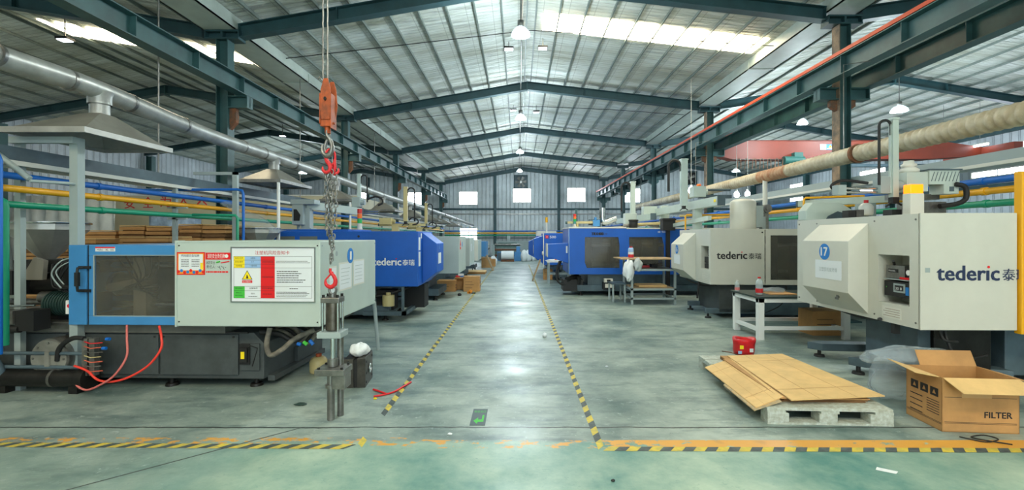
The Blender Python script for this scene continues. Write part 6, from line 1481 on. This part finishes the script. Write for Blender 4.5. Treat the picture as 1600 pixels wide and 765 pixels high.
# rack in front of the blue machine
t = thing('steel_rack', 'low welded steel rack with a board top before the two-window blue machine', 'rack', (2.80, 11.6, 0))
for x, y in ((0, 0), (1.07, 0), (0, .9), (1.07, .9)): ppart(lambda m: m.box(x, y, 0, x+.05, y+.05, 1.12), 'leg', GREYG, t)
def f(m):
    for z in (.13, .36, .84):
        m.box(0, 0, z, 1.12, .04, z+.045); m.box(0, .91, z, 1.12, .95, z+.045); m.box(0, .04, z, .04, .91, z+.045); m.box(1.08, .04, z, 1.12, .91, z+.045)
ppart(f, 'rails', GREYG, t)
ppart(lambda m: m.box(-.25, -.05, 1.12, 1.12, .95, 1.15), 'board_top', BROWNW, t, .004)
ppart(lambda m: m.box(.04, .04, .40, 1.08, .91, .42), 'shelf', BROWNW, t); ppart(lambda m: m.box(.04, .04, .88, 1.08, .91, .895), 'shelf', METAL, t)
t = thing('side_stand', 'small low metal stand attached left of the steel rack', 'stand', (2.40, 12.0, 0))
ppart(lambda m: m.box(0, 0, .46, .38, .6, .49), 'stand_top', BASEM, t)
for x, y in ((.02, .02), (.32, .02), (.02, .54), (.32, .54)): ppart(lambda m: m.box(x, y, 0, x+.04, y+.04, .46), 'leg', GREYG, t)
t = thing('spray_bottle', 'red, white and blue can on the board top of the steel rack', 'bottle', (PX(986.5, 11.9), 11.95, 1.15))
ppart(lambda m: m.lathe([(.001, 0), (.07, 0), (.07, .22), (.05, .26), (.001, .26)], n=18), 'can_body', SKYB, t); ppart(lambda m: m.lathe([(.0715, .01), (.0715, .09)], n=18), 'label_band', RED, t); ppart(lambda m: m.lathe([(.0715, .09), (.0715, .15)], n=18), 'label_band', PAPER, t); ppart(lambda m: m.cyl((0, 0, .26), (0, 0, .29), .04, n=14), 'cap', RED, t)
blob('white_rag', (2.72, 11.50, .86), (.13, .06, .22), BAG, 'white rags hanging from the left corner of the steel rack', 'rag', 41, .3, flat=False)
blob('grey_rag', (2.95, 11.53, 1.0), (.10, .05, .14), SHEETW, 'grey cloth hanging beside the white rags on the rack', 'rag', 42, .3, flat=False)
carton(3.05, 11.8, .7, .5, .05, 0, 'flat brown carton on the lower shelf of the steel rack', CARDL, marks=False, z=.421)
t = thing('tool_tray', 'red and black tools lying in front of the blue machine base', 'tools', (3.05, 12.1, .896)); ppart(lambda m: (m.box(0, 0, 0, .35, .2, .05, 0), m.box(.40, 0, 0, .55, .2, .08, 1), m.cyl((.1, .1, .05), (.3, .1, .05), .03, n=8, m=1)), 'tools', [RED, BLACK], t)
# small white bench further down and props on the right
t = thing('small_bench', 'small bench with white cloth between the two-window machine and the 500 machine', 'table', (1.02, 16.45, 0))
ppart(lambda m: m.box(0, 0, .78, .85, .7, .81), 'bench_top', WHITE, t, .01)
for x, y in ((.03, .02), (.77, .02), (.03, .62), (.77, .62)): ppart(lambda m: m.box(x, y, 0, x+.06, y+.06, .78), 'leg', GREYG, t)
ppart(lambda m: (m.box(.05, .03, .35, .8, .07, .40), m.box(.05, .63, .35, .8, .67, .4)), 'stretcher', GREYG, t)
blob('white_cloth', (1.30, 16.75, .84), (.28, .22, .04), BAG, 'white cloth heaped on the small bench', 'cloth', 51, .25)
blob('orange_cup', (1.33, 16.6, .90), (.05, .05, .05), LO, 'small orange cap on the white cloth of the small bench', 'cap', 52, .02)
carton(.98, 18.30, .36, .36, .42, 0, 'brown carton standing under the 500 machine')
def plank(p, w, L_, th, tilt, label, mt=BROWNW):
    m = MB(); m.box(-th, 0, 0, 0, w, L_); o = m.build('leaning_board', mt); o.location = p; o.rotation_euler = (0, tilt, 0); return tag(o, label, 'board')
plank((.56, 17.62, .01), .22, .86, .05, math.radians(20), 'wooden board leaning against the corner of the 500 machine')
plank((-1.22, 22.95, .01), .6, .85, .06, math.radians(-24), 'wooden board leaning on the light blue far machine')
# cartons on the left side of the aisle
carton(PX(724, 14.4), 14.40, .50, .42, .46, 0, 'closed brown carton at the left aisle tape')
carton(PX(684, 14.5), 14.35, .56, .42, .34, 0, 'brown carton partly under the grey machine on the left')
t = thing('carton', 'small open carton holding red and blue bits between two larger cartons', 'box', (-2.02, 14.85, 0))
ppart(lambda m: (m.box(0, 0, 0, .3, .01, .40), m.box(0, .31, 0, .3, .32, .40), m.box(0, 0, 0, .01, .32, .40), m.box(.29, 0, 0, .3, .32, .40), m.box(0, 0, 0, .3, .32, .01), m.box(0, -.10, .37, .3, 0, .40)), 'carton_body', CARD, t); ppart(lambda m: (m.box(.02, .02, .01, .14, .3, .44, 0), m.box(.16, .02, .01, .28, .3, .42, 1), m.box(.1, .05, .44, .26, .2, .50, 2)), 'contents', [RED, DISC, PAPER], t)
card_stack(-2.35, -1.5, 21.0, 22.2, .10, 'low pile of flat cartons on the floor near the light blue far machine', 0, n=3)
carton(-1.85, 26.3, .55, .5, .42, 0, 'far open-topped carton left of the aisle beyond the leaning board')
carton(-2.0, 25.3, .5, .45, .55, 0, 'far brown carton behind the leaning board')
blob('white_sack', (-1.45, 27.0, .25), (.22, .25, .30), BAG, 'white sack beside the far cartons on the left', 'bag', 61)
# ================================================================== FAR END OF THE HALL
t = thing('roller_machine', 'teal and brown roller machine standing before the far wall', 'machine', (PX(793, 33), 33.0, 0))
def f(m):
    m.box(-.85, 0, .9, .85, .8, 1.05); m.box(-.95, .2, .45, .95, .9, .62); m.prism([(-.8, 1.05), (.8, 1.05), (.65, 1.25), (-.65, 1.25)], 'y', .1, .7)
ppart(f, 'machine_frame', TEALM, t)
for k, (z, y) in enumerate(((.75, .1), (1.12, -.05), (.35, .1))): ppart(lambda m: m.cyl((-.9, y, z), (.9, y, z), .07, n=14), 'roller', RUST if k != 1 else METAL, t)
ppart(lambda m: (m.box(-1.1, 0, 0, -.9, .9, 1.1), m.box(.9, 0, 0, 1.05, .9, 1.1), m.box(-.05, .3, 1.2, .2, .5, 1.75), m.box(-1.5, .2, 1.0, -.9, .3, 1.06)), 'side_frame', GREYG, t)
t = thing('film_roll', 'large white wrapped roll on a pallet in front of the roller machine', 'roll', (PX(793, 31.6), 31.6, 0))
ppart(lambda m: m.cyl((-.42, 0, .42), (.42, 0, .42), .30, n=24), 'wrapped_roll', BAG, t); ppart(lambda m: (m.box(-.45, -.35, 0, .45, .35, .11)), 'pallet', RUST, t)
def f(m): m.box(0, 0, 0, .55, .5, 1.0); 
t = thing('blue_cabinet', 'light blue cabinet right of the white wrapped roll', 'cabinet', (PX(803.5, 32.4), 32.2, 0)); ppart(lambda m: m.box(0, 0, 0, .48, .5, .62), 'cabinet_body', BLUEL, t, .01); ppart(lambda m: m.box(.14, .1, .62, .40, .5, 1.0), 'upper_box', BLUEL, t, .01); ppart(lambda m: m.box(.04, -.005, .05, .44, 0, .57), 'door_panel', BLUEL, t)
t = thing('blue_cabinet', 'small light blue cabinet left of the white wrapped roll', 'cabinet', (PX(777, 32.6), 32.5, 0)); ppart(lambda m: m.box(0, 0, 0, .34, .4, .62), 'cabinet_body', BLUEL, t, .01); ppart(lambda m: m.box(.03, -.005, .05, .31, 0, .57), 'door_panel', BASEM, t)
for px, w, h, lab in ((819, .42, 1.35/2+.1, 'left white bulk bag before the far wall'), (826, .40, .78, 'middle white bulk bag before the far wall'), (834, .34, .6, 'right white bulk bag, partly behind the blue machines')):
    o = blob('bulk_bag', (PX(px, 31.8), 31.8+(px-819)*.03, h*.43), (w*.55, .3, h*.57), BAG, lab, 'bag', px, .07)
t = thing('grey_press', 'grey machinery cluster left of the roller machine at the far wall', 'machine', (PX(757, 33), 33.0, 0))
ppart(lambda m: (m.box(-.6, 0, 0, -.1, .6, .7), m.box(.0, .1, 0, .5, .7, .35), m.cyl((-.3, -.1, .9), (-.3, .3, .9), .2, n=14), m.cyl((.1, 0, .6), (.1, .4, .6), .16, n=14), m.box(-.5, .1, .7, -.35, .3, 1.2), m.tube([(.1, 0, .6), (.35, 0, .9)], .05, 8)), 'machine_body', METAL, t); ppart(lambda m: (m.box(-.9, 0, .0, -.65, .5, .9), m.cyl((.35, -.1, .2), (.35, .3, .2), .16, n=14)), 'drive_unit', BASEM, t)
m = MB(); m.box(PX(775, 35), 35.2, 0, PX(845, 35), 35.26, 1.35); tag(m.build('low_partition', GREYG), 'low pale partition behind the roller machine', 'partition')
